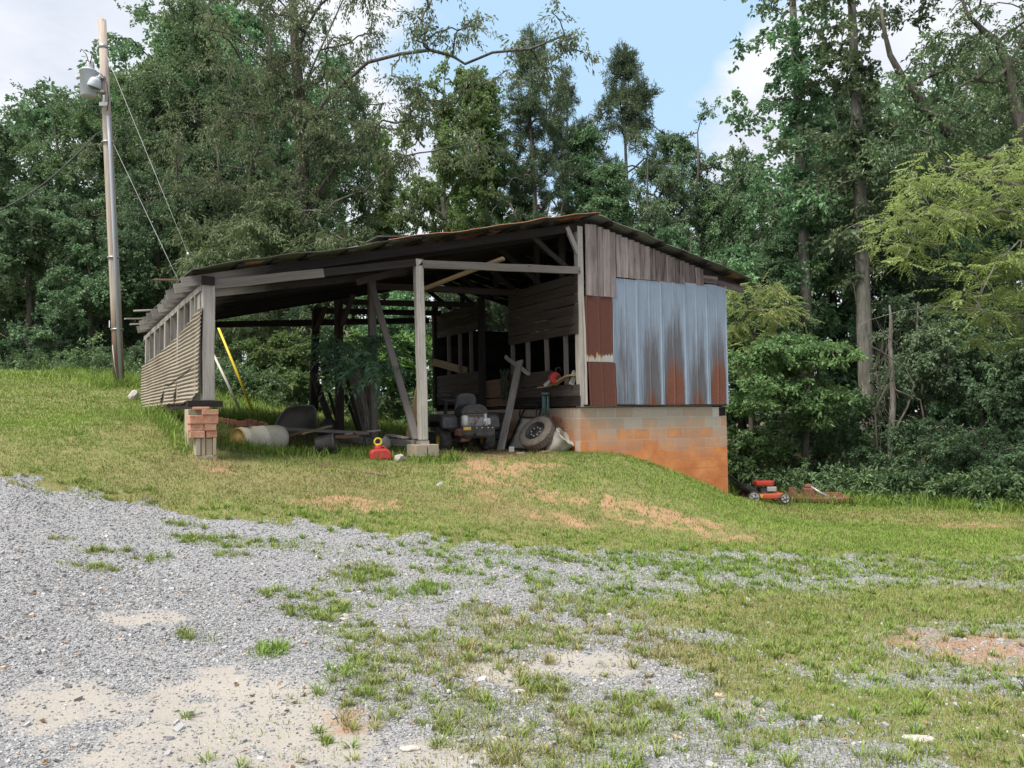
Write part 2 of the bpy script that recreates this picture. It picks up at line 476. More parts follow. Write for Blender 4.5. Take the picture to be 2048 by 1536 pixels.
# ------------------------------------------------------------------ ground
SHED = Vector((1.22, 14.4, 0)); SHED_ROT = math.radians(30)
UX = Vector((math.cos(SHED_ROT), math.sin(SHED_ROT), 0)); VX = Vector((-math.sin(SHED_ROT), math.cos(SHED_ROT), 0))
def sw(lx, ly, z=0.0):
    return SHED + UX * lx + VX * ly + Vector((0, 0, z))
def shl(lx, ly, z):
    p = sw(lx, ly); return (p.x, p.y, z)
CTRL = [(-8, -6, .3), (8, -6, -.3), (0, 0, 0), (-3, 3.6, .05), (3, 3.6, -.05), (-6, 4, .33), (6, 4, -.15), (-5.75, 9, .98), (-4.2, 9.3, .61),
        (-2.29, 9.5, .43), (-.02, 9.5, .19), (1.69, 10, .03), (3.55, 10, -.11), (6.3, 10, -.21), (10.15, 16, -.46), (4.94, 16.8, -.24),
        (-8, 14, 1.52), (-18, 28, 3.25), (-9.66, 19.7, 2.46), (-30, 28, 4), (-5, 26, 2.1), (0, 26, 1.4), (5, 26, .3), (10, 26, .1),
        (16, 22, -.2), (20, 30, .3), (-10, 36, 3), (0, 40, 1.8), (15, 40, .6), (20, 10, -.6), (14, 6, -.5), (-15, 12, 2.1), (-12, 5, .9),
        (-25, 15, 3), (0, 12, .62), (1.7, 12.3, .54), (3.2, 13, .17), (-2.5, 11, .72), (4.6, 14.5, -.26), (-6, 18.5, 1.75), (8, 13, -.33),
        shl(.0, -.15, .87), shl(.8, -.1, .83), shl(1.6, -.1, .6), shl(2.5, -.1, .3), shl(3.6, -.05, -.07), shl(3.9, 4, -.15),
        shl(-.6, 1, .90), shl(-1.5, 1.5, .99), shl(-3.1, 0, .95), shl(-3.1, 4, 1.17), shl(-5.1, 2.2, 1.04), shl(-4.2, 2.4, 1.03), shl(-5, 4.4, 1.5), shl(-6.4, 6.6, 1.74), shl(-6.3, 0, 1.04),
        shl(-6.75, 3, 1.70), shl(-6.7, 1.4, 1.45), shl(-3, 8, 1.6), shl(-1, 5, 1.15), shl(-4.6, 0, .98), shl(-4.5, 6.3, 1.5)]
CT = np.array(CTRL, float)
def _tps(r2):
    return np.where(r2 > 1e-12, 0.5 * r2 * np.log(np.maximum(r2, 1e-12)), 0)
_n = len(CT)
_K = _tps(((CT[:, None, :2] - CT[None, :, :2]) ** 2).sum(-1)) + np.eye(_n) * 0.15
_P = np.c_[np.ones(_n), CT[:, :2]]
_sol = np.linalg.solve(np.block([[_K, _P], [_P.T, np.zeros((3, 3))]]), np.r_[CT[:, 2], 0, 0, 0])
def h_raw(x, y):
    cx, cy = np.clip(x, -30, 22), np.clip(y, -6, 42)
    s = _sol[_n] + _sol[_n + 1] * cx + _sol[_n + 2] * cy
    for k in range(_n):
        s = s + _sol[k] * _tps((cx - CT[k, 0]) ** 2 + (cy - CT[k, 1]) ** 2)
    s = s + (fbm(x * 0.8, y * 0.8, 5, 3) - .5) * 0.10 + (fbm(x * 4, y * 4, 9, 3) - .5) * 0.035
    return s
def axis(lo, hi, step, far, k):
    c = np.arange(lo, hi + step, step)
    r = [c[-1]]; d = step
    while r[-1] < far: d *= k; r.append(r[-1] + d)
    l = [c[0]]; d = step
    while l[-1] > -far: d *= k; l.append(l[-1] - d)
    return np.array(l[1:][::-1] + list(c) + r[1:])
GX = axis(-13, 13, 0.065, 600, 1.16)
GY = axis(2.0, 23, 0.06, 600, 1.16)
_xx, _yy = np.meshgrid(GX, GY)
GH = h_raw(_xx, _yy)
def hz(x, y):
    x = np.atleast_1d(np.asarray(x, float)); y = np.atleast_1d(np.asarray(y, float))
    i = np.clip(np.searchsorted(GX, x) - 1, 0, len(GX) - 2); j = np.clip(np.searchsorted(GY, y) - 1, 0, len(GY) - 2)
    fx = np.clip((x - GX[i]) / (GX[i + 1] - GX[i]), 0, 1); fy = np.clip((y - GY[j]) / (GY[j + 1] - GY[j]), 0, 1)
    return (GH[j, i] * (1 - fx) + GH[j, i + 1] * fx) * (1 - fy) + (GH[j + 1, i] * (1 - fx) + GH[j + 1, i + 1] * fx) * fy
def h1(x, y):
    return float(hz(x, y)[0])
def ghit(px, py, y0=2.5):
    """where the photograph's pixel meets the ground"""
    d = CAMROT @ Vector(((px - 1024) / F, -(py - 768) / F, -1.0)); d = d / d.y
    t = np.arange(y0, 45, 0.02)
    z = EYE + d.z * t
    b = np.nonzero(z <= hz(d.x * t, t))[0]
    k = t[b[0]] if len(b) else 45.0
    return d.x * k, k

WX, WY = [4, 5.5, 8.3, 10.4, 13, 20], [21, 20.8, 18.9, 16.3, 14, 9]      # edge of the right-hand wood
def poly_y(pts):
    w = sorted(ghit(*p) for p in pts)
    return np.array([a for a, _ in w]), np.array([b for _, b in w])
EX, EYY = poly_y([(0, 952), (90, 968), (180, 990), (300, 1010), (480, 1032), (640, 1050), (860, 1080), (1100, 1096), (1400, 1104), (1700, 1108), (2048, 1112)])
SX, SYY = poly_y([(420, 1078), (700, 1098), (900, 1104), (1200, 1124), (1600, 1136), (2048, 1140)])
def ell(lst):
    out = []
    for px, py, rx, ry, a in lst:
        x, y = ghit(px, py); _, yf = ghit(px, py - ry); _, yn = ghit(px, py + ry)
        out.append((x, y, max(rx * y / F, .03), max((yf - yn) / 2, .04), a))
    return out
def esum(lst, x, y, soft=0.55):
    s = np.zeros_like(x)
    for cx, cy, rx, ry, a in lst:
        m_ = (np.abs(x - cx) < 2.2 * rx) & (np.abs(y - cy) < 2.2 * ry)
        if m_.any():
            d2 = ((x[m_] - cx) / rx) ** 2 + ((y[m_] - cy) / ry) ** 2
            s[m_] = np.maximum(s[m_], a * np.exp(-d2 * soft * d2))
    return s
TUFT = ell([(1060, 1272, 110, 32, 1), (745, 1350, 55, 55, 1), (880, 1305, 170, 42, .85), (725, 1150, 55, 24, 1), (620, 1228, 65, 14, .8), (1095, 1385, 65, 30, 1),
            (1240, 1445, 140, 50, 1), (930, 1430, 70, 60, .8), (1000, 1480, 90, 60, .7), (425, 1082, 90, 10, 1), (370, 1051, 40, 6, .9), (695, 1422, 22, 16, 1), (185, 1138, 50, 6, .9), (205, 1106, 45, 7, .9),
            (305, 1120, 30, 9, .8), (540, 1302, 34, 14, 1), (395, 1278, 40, 12, .7), (655, 1262, 28, 9, .9), (960, 1225, 45, 20, .9), (300, 1003, 55, 10, 1), (60, 978, 40, 5, .8),
            (700, 1215, 40, 10, .6), (560, 1188, 40, 10, .7), (800, 1190, 50, 12, .7), (470, 1110, 40, 7, .6), (860, 1180, 40, 12, .7), (130, 1080, 25, 4, .7), (565, 1090, 40, 10, .7), (640, 1195, 25, 10, .9),
            (180, 990, 40, 7, .8), (720, 1270, 40, 22, .9), (1160, 1210, 90, 22, .75), (1300, 1190, 120, 18, .7), (980, 1340, 60, 20, .6), (850, 1400, 60, 25, .5), (1100, 1155, 80, 12, .6), (900, 1145, 60, 10, .5),
            (1150, 1530, 120, 40, .8), (1330, 1290, 60, 22, .8)])
BIGG = ell([(1600, 1250, 330, 85, 1), (1900, 1210, 260, 45, 1), (1560, 1390, 230, 65, 1), (1900, 1420, 250, 60, .95), (1700, 1480, 300, 60, .8), (1450, 1310, 160, 45, .9), (1350, 1220, 180, 35, .75), (1980, 1500, 160, 60, .9)])
BARE = ell([(1930, 1296, 150, 34, 1), (1300, 1370, 110, 38, 1), (1580, 1440, 90, 14, .7), (1180, 1330, 70, 22, .9), (1660, 1500, 120, 20, .8), (1400, 1275, 70, 14, .8), (1480, 1410, 90, 14, .6), (1250, 1500, 60, 18, .6)])
CLAY = ell([(700, 1008, 120, 18, 1), (880, 1015, 120, 16, .6), (1190, 1003, 130, 22, 1), (1310, 1035, 150, 24, 1), (1120, 1040, 120, 18, .7), (1450, 1075, 110, 14, .7), (1940, 1055, 80, 11, 1), (1690, 1025, 110, 10, .6), (1840, 1045, 120, 12, .6), (1930, 1296, 150, 32, 1.2), (2020, 1325, 80, 30, 1.0),
            (700, 1442, 60, 34, .7), (400, 920, 60, 12, .6), (430, 940, 60, 10, .6), (1000, 903, 110, 9, 1), (700, 895, 60, 10, .8), (1460, 985, 25, 10, 1), (840, 1040, 90, 12, .6), (500, 985, 120, 14, .4), (220, 905, 80, 10, .35), (350, 900, 40, 12, .5), (280, 850, 50, 8, .4)])
DUST = ell([(440, 1395, 190, 60, 1), (60, 1420, 220, 70, 1), (180, 1500, 260, 60, .9), (450, 1490, 200, 50, .8), (620, 1470, 160, 40, .8), (285, 1236, 75, 18, 1), (700, 1510, 300, 40, 1), (1010, 1345, 120, 22, .9), (330, 1500, 300, 40, .6), (560, 1430, 120, 30, .9), (300, 1310, 120, 16, .6), (1180, 1330, 90, 24, 1), (1000, 1240, 60, 10, .6), (230, 1440, 120, 30, .5), (1520, 1420, 160, 24, .6), (900, 1520, 150, 30, .8)])
GREEN = ell([(240, 905, 60, 22, 1), (100, 800, 120, 40, .5), (300, 770, 60, 25, .8), (500, 815, 80, 25, .9), (1800, 1010, 240, 14, .8), (1250, 935, 130, 30, .7), (1010, 940, 140, 30, .6), (800, 1050, 160, 12, .6), (560, 895, 120, 20, .6), (2000, 1075, 120, 14, .6)])
DRYP = ell([(700, 985, 200, 24, 1), (400, 935, 130, 28, 1), (1000, 1015, 180, 20, .8), (1330, 1060, 220, 18, 1), (560, 990, 160, 20, .8), (250, 925, 150, 25, .6), (1750, 1035, 200, 12, .6), (1950, 1055, 120, 14, .8), (330, 880, 100, 20, .7), (1250, 1320, 200, 60, .4), (900, 1330, 160, 60, .5)])
def fields(x, y):
    """lawn density, gravel, clay, dust, dryness and forest litter at ground points"""
    n1, n2, n3 = fbm(x * 1.1, y * 1.1, 21), fbm(x * 4.5, y * 4.5, 31), fbm(x * 0.45, y * 0.45, 41)
    e = np.interp(x, EX, EYY) - y + (n2 - .5) * 0.9 + (n1 - .5) * .5       # > 0 on the gravel side
    grav = sstep(-.12, .12, e)
    road = np.exp(-((y - 28.2 - (x + 18) * .1) / 0.8) ** 2) * (x < -13)
    n4 = fbm(x * 11, y * 11, 51, 2)
    clay = np.clip((esum(CLAY, x, y) * .95 + (n1 - .60) * 0.9 * (1 - grav)) * (.30 + .9 * sstep(.30, .62, n2 * .55 + n4 * .45)), 0, 1)
    lawn = (1 - grav) * (1 - .72 * sstep(.35, .9, clay + (n2 - .5) * .4)) * (0.45 + .55 * sstep(.3, .6, n2 * .6 + n4 * .4))
    st = np.interp(x, SX, SYY); wd = 0.20 + 0.10 * np.clip(x, -3, 7)
    stripe = np.exp(-((y - st + (n1 - .5) * .5) / np.maximum(wd, .16)) ** 2) * sstep(-3.6, -1.8, x) * (0.55 + .5 * sstep(.35, .6, n2)) * sstep(-3, 4, x + 1.5)
    tuft = esum(TUFT, x, y); big = esum(BIGG, x, y)
    bare = esum(BARE, x, y)
    rnd = np.maximum(sstep(.52, .70, n2 + (n1 - .5) * .5) * .85, sstep(.40, .58, n2) * .34) * sstep(-2.0, 1.0, x)
    g2 = np.maximum.reduce([stripe * 1.1, tuft * sstep(.26, .5, n2 + tuft * .2), big * (1 - .85 * bare) * sstep(.15, .45, n2 + .25 * big), rnd * (1 - bare)])
    far_r = sstep(1.5, 5, x) * sstep(.4, -.6, np.abs(y - st) - 1.2) * .5
    dens = np.clip(np.maximum(lawn, grav * np.maximum(g2, far_r)), 0, 1)
    dust = np.clip(esum(DUST, x, y) * (.45 + 1.0 * sstep(.32, .62, n2 * .6 + n1 * .4)) + (n3 - .55) * .5, 0, 1)
    dry = np.clip(.20 + (n3 - .5) * 1.3 + (n1 - .5) * 1.1 + clay * .5 - esum(GREEN, x, y) * .85 + esum(DRYP, x, y) * .5 + esum(BIGG, x, y) * .34 + grav * .20, 0, 1)
    wood_ = np.maximum(sstep(.2, 1.6, y - np.interp(x, WX, WY)) * sstep(5.0, 6.0, x), sstep(25, 29, y)) * (1 - road)
    l = (x - SHED.x) * UX.x + (y - SHED.y) * UX.y; d = (x - SHED.x) * VX.x + (y - SHED.y) * VX.y
    under = sstep(-6.3, -5.9, l) * sstep(.1, -.2, l) * sstep(-.1, .9, d) * sstep(6.8, 6.0, d)
    inroom = (l > -.15) & (l < 3.7) & (d > .12) & (d < 6.3)
    dens = dens * (1 - .9 * wood_) * (1 - under * .72) * (1 - road) * (~inroom)
    grav = np.maximum(grav, road)
    wood_ = np.maximum(wood_ * .9, under * .5)
    return dens, grav * (1 - .75 * np.clip(dens, 0, 1) * sstep(.3, .8, big)), clay, dust, dry, wood_

gx, gy = _xx.ravel(), _yy.ravel()
fd = fields(gx, gy)
nx, ny = len(GX), len(GY)
ii, jj = np.meshgrid(np.arange(nx - 1), np.arange(ny - 1))
a0 = (jj * nx + ii).ravel()
ground = mesh_np('ground', np.c_[gx, gy, GH.ravel()], np.c_[a0, a0 + 1, a0 + nx + 1, a0 + nx], M['ground'],
                 {'lawn': fd[0], 'gravel': fd[1], 'clay': fd[2], 'dust': fd[3], 'dry': fd[4], 'wood': fd[5]}, smooth=True)
tag(ground, kind='structure')

# crushed stones lying on the gravel: too many to count
def gravel(seed=3):
    r = np.random.default_rng(seed)
    Vs, Fs, vs_ = [], [], []
    cube = np.array([(-1, -1, -1), (1, -1, -1), (1, 1, -1), (-1, 1, -1), (-1, -1, 1), (1, -1, 1), (1, 1, 1), (-1, 1, 1)], float)
    fc = np.array([[0, 3, 2, 1], [4, 5, 6, 7], [0, 1, 5, 4], [1, 2, 6, 5], [2, 3, 7, 6], [3, 0, 4, 7]])
    off = 0
    for y0, y1, dens, lo, hi in ((3.2, 5.0, 5200, .0038, .0105), (5.0, 7.0, 3200, .005, .0125), (7.0, 12.5, 950, .008, .0155), (3.2, 7.5, 55, .013, .027)):
        area = (y1 - y0) * 2 * (y1 * .66 + 2.3)
        n = int(area * dens)
        x = r.uniform(-1, 1, n) * (y1 * .66 + 2.3); y = r.uniform(y0, y1, n)
        k = np.abs(x) < y * .66 + 2.3
        x, y = x[k], y[k]
        d, gr, cl, du, dr, wd = fields(x, y)
        lump = fbm(x * 3.1, y * 3.1, 77)
        keep = r.random(len(x)) < np.clip(gr * (1 - .7 * sstep(.2, .6, cl)) * (1 - (.80 if dens > 100 else .35) * sstep(.25, .7, du + (lump - .5))) * (1 - .55 * d) * (.45 + .8 * lump), 0, 1)
        x, y = x[keep], y[keep]; n = len(x)
        s = lo + (hi - lo) * r.random(n) ** 2.2
        sc = s[:, None] * np.c_[r.uniform(.8, 1.5, n), r.uniform(.6, 1.1, n), r.uniform(.35, .75, n)]
        p = cube[None] * (1 + r.uniform(-.38, .22, (n, 8, 3))) * sc[:, None, :] * .72
        th = r.uniform(0, 6.283, n); ax, ay = r.normal(0, .3, n), r.normal(0, .3, n)
        px = p[..., 0] * np.cos(th)[:, None] - p[..., 1] * np.sin(th)[:, None]
        py = p[..., 0] * np.sin(th)[:, None] + p[..., 1] * np.cos(th)[:, None]
        pz = p[..., 2] + px * ax[:, None] + py * ay[:, None]
        z = hz(x, y) + sc[:, 2] * .35
        Vs.append(np.stack([px + x[:, None], py + y[:, None], pz + z[:, None]], -1).reshape(-1, 3))
        Fs.append((fc[None] + off + (np.arange(n) * 8)[:, None, None]).reshape(-1, 4)); off += n * 8
        t = np.clip(r.normal(.48, .2, n), 0, .94); t = np.where(r.random(n) < .018, 1.0, t)
        vs_.append(np.repeat(t, 8))
    o = mesh_np('gravel', np.concatenate(Vs), np.concatenate(Fs), M['stone'], {'v': np.concatenate(vs_)})
    return tag(o, 'loose grey crushed stone scattered over the driveway', 'gravel', kind='stuff')
gravel()

# ------------------------------------------------------------------ grass blades
def blades(x, y, L, W, lean, azim, dry, v, r, zoff=-.005):
    n = len(x)
    z = hz(x, y) + zoff
    ca, sa = np.cos(azim), np.sin(azim)
    th = azim + r.uniform(-.9, .9, n) + math.pi / 2
    sx, sy = np.cos(th) * W / 2, np.sin(th) * W / 2
    b1 = L * .55; l1 = lean * .35 * L; l2 = lean * L
    ht = L * np.sqrt(np.clip(1 - lean * lean * .8, .05, 1)); h1_ = ht * .62
    V = np.empty((n, 5, 3), np.float32)
    V[:, 0] = np.c_[x - sx, y - sy, z]; V[:, 1] = np.c_[x + sx, y + sy, z]
    V[:, 2] = np.c_[x + ca * l1 + sx * .8, y + sa * l1 + sy * .8, z + h1_]
    V[:, 3] = np.c_[x + ca * l1 - sx * .8, y + sa * l1 - sy * .8, z + h1_]
    V[:, 4] = np.c_[x + ca * l2, y + sa * l2, z + ht]
    return V
def grass(seed=5):
    r = np.random.default_rng(seed)
    out, D, Vv = [], [], []
    def emit(x, y, L, W, lean, az, dry, vv):
        out.append(blades(x, y, L, W, lean, az, dry, vv, r)); D.append(dry); Vv.append(vv)
    # close-cropped lawn and patches: (near, far, blades per m2, length, width)
    for y0, y1, dn, L0, W0 in ((3.2, 5.2, 7000, .033, .0042), (5.2, 8.0, 4800, .038, .0056), (8, 11, 3600, .042, .007), (11, 14.5, 2700, .045, .0085), (14.5, 20, 1300, .058, .012), (20, 30, 280, .11, .025)):
        hw = y1 * .67 + 2.6
        n = int((y1 - y0) * 2 * hw * dn)
        x = r.uniform(-hw, hw, n); y = r.uniform(y0, y1, n)
        k = np.abs(x) < y * .67 + 2.6; x, y = x[k], y[k]
        f = fields(x, y)
        cl = .35 + 1.3 * fbm(x * 9, y * 9, 55, 2)
        k = r.random(len(x)) < np.clip(f[0] * cl, 0, 1)
        x, y = x[k], y[k]; dry, gr = f[4][k], f[1][k]; n = len(x)
        dd = np.clip(np.where(r.random(n) < .15 + .75 * dry, r.uniform(.45, 1, n), r.uniform(0, .4, n)) * (.4 + .7 * dry), 0, 1)
        Ls = L0 * r.uniform(.45, 1.5, n) * (.65 + .8 * fbm(x * 2.2, y * 2.2, 66, 3))
        emit(x, y, Ls, W0 * r.uniform(.6, 1.3, n), r.uniform(.2, .95, n), r.uniform(0, 6.283, n), dd, np.clip(r.normal(.5, .25, n) + (fbm(x * 1.7, y * 1.7, 88) - .5) * .6, 0, 1))
    # spreading tufts (crabgrass) on the gravel and ragged longer grass along its edge
    n = 22000
    y = 3.3 + (14 - 3.3) * r.random(n); x = r.uniform(-1, 1, n) * (y * .67 + 2)
    f = fields(x, y)
    e = np.interp(x, EX, EYY) - y
    edge = np.exp(-((e + .15) / .35) ** 2)
    k = r.random(n) < np.clip(f[0] * f[1] * .55 * (x > -9) + edge * .16 * f[0], 0, 1)
    x, y, dry = x[k], y[k], f[4][k]
    nb = 26
    X = np.repeat(x, nb); Y = np.repeat(y, nb); n = len(X)
    az = r.uniform(0, 6.283, n); rad = r.random(n) * .03
    size = np.repeat(r.uniform(.5, 1.25, len(x)), nb)
    dd = np.clip(np.repeat(dry * r.uniform(.1, 1.1, len(x)), nb) + r.normal(0, .12, n), 0, 1)
    emit(X + np.cos(az) * rad, Y + np.sin(az) * rad, .085 * size * r.uniform(.4, 1.2, n), (.0045 + .0006 * Y) * r.uniform(.7, 1.3, n), r.uniform(.45, 1.03, n), az, dd, np.clip(r.normal(.5, .22, n), 0, 1))
    # tall stems at the wood's edge, round the shed's feet and under the roof
    P = []
    for (xa, ya, xb, yb, wv, m_) in ((5.3, 20.6, 8.3, 18.8, .7, 2600), (8.3, 18.8, 10.4, 16.2, .7, 3600), (10.4, 16.2, 13, 13.9, .7, 2600), (-11.5, 21.5, -7, 21, 1.2, 2600), (-14, 24.5, -10, 22, .8, 1500), (sw(-6, 6.6).x, sw(-6, 6.6).y, sw(-.5, 6.8).x, sw(-.5, 6.8).y, .9, 5200), (sw(-5.8, 1.2).x, sw(-5.8, 1.2).y, sw(-3.6, .3).x, sw(-3.6, .3).y, .5, 2600),
                                   (sw(-3.4, -.25).x, sw(-3.4, -.25).y, sw(-2.5, -.2).x, sw(-2.5, -.2).y, .2, 500), (6.2, 18.3, 8.3, 17.9, .35, 700), (-10.1, 19.4, -9.2, 19.6, .4, 600), (sw(-6.9, 6.5).x, sw(-6.9, 6.5).y, sw(-6.6, 0).x, sw(-6.6, 0).y, .25, 700)):
        t = r.random(m_)
        P.append(np.c_[xa + (xb - xa) * t + r.normal(0, wv * .4, m_), ya + (yb - ya) * t + r.normal(0, wv * .6, m_), np.full(m_, .20 if ya < 15.5 else .36)])
    P = np.concatenate(P); n = len(P)
    emit(P[:, 0], P[:, 1], P[:, 2] * r.uniform(.3, 1.1, n), .013 * r.uniform(.5, 1.3, n), r.uniform(.25, 1.0, n), r.uniform(0, 6.283, n), np.clip(r.normal(.08, .1, n), 0, 1), np.clip(r.normal(.45, .25, n), 0, 1))
    V = np.concatenate(out); n = len(V)
    b = (np.arange(n) * 5)[:, None]
    Fq = np.concatenate([b + [[0, 1, 2]], b + [[0, 2, 3]], b + [[3, 2, 4]]])
    o = mesh_np('grass', V.reshape(-1, 3), Fq, M['grass'], {'dry': np.repeat(np.concatenate(D), 5), 'v': np.repeat(np.concatenate(Vv), 5)})
    return tag(o, 'green and straw coloured grass growing on the bank and through the gravel', 'grass', kind='stuff')
grass()

# ------------------------------------------------------------------ the shed
def siding_mat(name, clean, stain, rust, rust2, metal=0.25, rough=0.5):
    m_, g_, out = new_mat(name)
    r_ = g_.n('ShaderNodeAttribute', attribute_name='rust').outputs['Fac']
    s_ = g_.n('ShaderNodeAttribute', attribute_name='stain').outputs['Fac']
    oc = g_.n('ShaderNodeTexCoord').outputs['Object']
    streak = g_.noise(g_.mapping(oc, (34, 34, 1.6)), 1.0, 5, 0.65)
    sp = g_.noise(oc, 60, 4, 0.7)
    big = g_.noise(oc, 3.0, 4, 0.6)
    c = g_.mix(big, tuple(k * .86 for k in clean), tuple(min(1, k * 1.16) for k in clean))
    c = g_.mix(g_.rng(streak, .45, .75, 0, .35), c, tuple(k * .72 for k in clean))
    fst = g_.noise(g_.mapping(oc, (120, 120, 2.5)), 1.0, 4, .7)
    sm = g_.rng(g_.math('ADD', s_, g_.math('ADD', g_.math('MULTIPLY', g_.math('SUBTRACT', streak, .5), 1.3), g_.math('MULTIPLY', g_.math('SUBTRACT', fst, .5), 1.1))), .20, .78)
    c = g_.mix(g_.math('MULTIPLY', sm, .86), c, stain)
    rc = g_.mix(g_.rng(sp, .35, .65), rust, rust2)
    rm = g_.rng(g_.math('ADD', r_, g_.math('ADD', g_.math('MULTIPLY', g_.math('SUBTRACT', streak, .5), .9), g_.math('MULTIPLY', g_.math('SUBTRACT', sp, .5), .8))), .36, .66)
    c = g_.mix(rm, c, rc)
    ro = g_.rng(rm, 0, 1, rough, .92)
    b = bsdf(g_, out, c, .5, metal, .4, sp, .25, .003)
    g_.t.links.new(ro, b.inputs['Roughness'])
    g_.t.links.new(g_.rng(rm, 0, 1, metal, 0), b.inputs['Metallic'])
    return m_
M['galv'] = siding_mat('galvanised_siding', (0.265, 0.325, 0.405), (0.105, 0.09, 0.09), (0.135, 0.052, 0.036), (0.23, 0.095, 0.058))
M['redrust'] = siding_mat('rusted_sheet', (0.40, 0.40, 0.36), (0.42, 0.20, 0.06), (0.095, 0.034, 0.027), (0.145, 0.058, 0.040), .0, .6)
M['corr'] = siding_mat('dull_corrugated', (0.315, 0.270, 0.215), (0.195, 0.160, 0.125), (0.21, 0.12, 0.07), (0.30, 0.20, 0.125), .0, .75)
M['roof_green'] = siding_mat('shaded_mossy_roof_sheet', (0.105, 0.112, 0.078), (0.045, 0.050, 0.032), (0.20, 0.10, 0.06), (0.26, 0.14, 0.08), .1, .6)  # all three roof sheets are coloured darker to stand in for underside shade
M['roof_rust'] = siding_mat('shaded_rusty_roof_sheet', (0.095, 0.09, 0.082), (0.055, 0.047, 0.04), (0.24, 0.10, 0.055), (0.36, 0.18, 0.10), .1, .6)
M['roof_grey'] = siding_mat('shaded_grey_roof_sheet', (0.20, 0.215, 0.205), (0.10, 0.10, 0.09), (0.2, 0.1, 0.06), (0.27, 0.15, 0.09), .2, .55)

def blockmat():
    m_, g_, out = new_mat('concrete_block')
    oc = g_.n('ShaderNodeTexCoord').outputs['Object']
    tone = g_.n('ShaderNodeAttribute', attribute_name='tone').outputs['Fac']
    xyz = g_.n('ShaderNodeSeparateXYZ', {0: oc}).outputs
    n1, n2, n3 = g_.noise(oc, 2.2, 5, .6), g_.noise(oc, 55, 4, .7), g_.noise(g_.mapping(oc, (9, 9, 1.2)), 1.0, 4, .6)
    c = g_.mix(tone, (0.375, 0.315, 0.25), (0.465, 0.415, 0.35))
    c = g_.mix(g_.rng(n2, .4, .7, 0, .5), c, (0.25, 0.23, 0.205))
    # red clay splashed and soaked up from the ground, higher near the low end
    e = g_.math('SUBTRACT', 1.44, g_.math('MULTIPLY', xyz[0], .035))
    n5 = g_.noise(oc, 9, 4, .65)
    low = g_.rng(g_.math('ADD', g_.math('SUBTRACT', g_.math('ADD', e, g_.math('MULTIPLY', g_.math('SUBTRACT', n5, .5), .45)), g_.math('ADD', xyz[2], g_.math('MULTIPLY', g_.math('SUBTRACT', tone, .5), .30))), g_.math('MULTIPLY', g_.math('SUBTRACT', n1, .5), .75)), -.16, .50)
    run = g_.math('MULTIPLY', g_.rng(xyz[0], .42, .10), g_.rng(n3, .40, .62))
    c = g_.mix(g_.math('MULTIPLY', run, .55), c, (0.44, 0.25, 0.13))
    clay = g_.mix(g_.rng(n1, .35, .65), (0.56, 0.170, 0.050), (0.76, 0.32, 0.115))
    c = g_.mix(g_.math('MULTIPLY', low, .92), c, clay)
    bsdf(g_, out, c, .95, 0, .15, n2, .7, .006)
    return m_
M['block'] = blockmat()
def mortarmat():
    m_, g_, out = new_mat('mortar')
    oc = g_.n('ShaderNodeTexCoord').outputs['Object']
    z = g_.n('ShaderNodeSeparateXYZ', {0: oc}).outputs[2]
    n2 = g_.noise(oc, 40, 4, .7)
    low = g_.rng(g_.math('ADD', z, g_.math('MULTIPLY', g_.math('SUBTRACT', n2, .5), .3)), 1.25, .55)
    c = g_.mix(low, g_.mix(n2, (0.44, 0.42, 0.385), (0.60, 0.575, 0.53)), g_.mix(n2, (0.50, 0.22, 0.10), (0.68, 0.37, 0.19)))
    bsdf(g_, out, c, .95, 0, .1, n2, .6, .006)
    return m_
M['mortar'] = mortarmat()
M['brick'] = plain('salmon_brick', (0.44, 0.195, 0.12), .9, var=.35, scale=14, dirt=(0.50, 0.36, 0.27), dirt_amt=.6, bstr=.5)
M['oldblock'] = plain('stained_pier_block', (0.38, 0.33, 0.25), .95, var=.35, scale=9, dirt=(0.30, 0.22, 0.14), dirt_amt=.7, bstr=.6)

shed = thing('open_shed', SHED, 'tumbledown timber shed with open bay, rusty metal siding and block foundation', 'shed', SHED_ROT)
ZL = lambda x: 5.21 - .223 * (.29 - x)
ZR = lambda x: 5.21 - .232 * (x - .29)
ZROOF = lambda x: ZL(x) if x < .29 else ZR(x)

# block foundation: every block stands a few millimetres proud of the mortar behind it
def blockrow(mb, x0, x1, y, z, dirx, off, face, skip=None):
    L = x1 - x0; x = -off
    while x < L - .02:
        a, b = max(x, 0), min(x + .393, L)
        if b - a > .03 and not (skip and skip(x0 + a, x0 + b)):
            mb.tone = mb.r.random()
            d = mb.r.uniform(.0015, .004)
            if dirx: mb.box((x0 + (a + b) / 2, y + .09 - d / 2 - .09 + face, z), (b - a, d, .191))
            else: mb.box((y - d / 2 + face, x0 + (a + b) / 2, z), (d, b - a, .191))
        x += .404
bm = MB(4)
bm.mat = 1
bm.box((1.8, .10, .585), (3.58, .176, 2.26)); bm.box((.10, 3.2, .585), (.176, 6.0, 2.255)); bm.box((3.49, 3.2, .285), (.176, 6.0, 1.65)); bm.box((1.8, 6.25, .585), (3.58, .12, 2.25))
bm.mat = 0
for k in range(11):
    z = 1.63 - k * .203
    blockrow(bm, 0, 3.6, .012, z, True, .2 if k % 2 else 0, 0, (lambda a, b: a > 3.1) if k == 0 else None)
    blockrow(bm, 0.01, 6.2, .012, z, False, 0 if k % 2 else .2, 0)
    if k > 2:
        bm2 = bm
        x = 0
        while x < 5.9:
            bm.tone = bm.r.random(); bm.box((3.584, .1 + x + .2, z), (.02, .392, .190)); x += .404
bm.build('block_foundation', [M['block'], M['mortar']], shed, bev=.004)
w_ = MB(8)
w_.board((3.40, .07, 1.62), (3.58, .07, 1.62), .14, .17, jit=.006, tone=.2)
w_.build('sill_end', M['dark_wood'], shed)
w_ = MB(9)
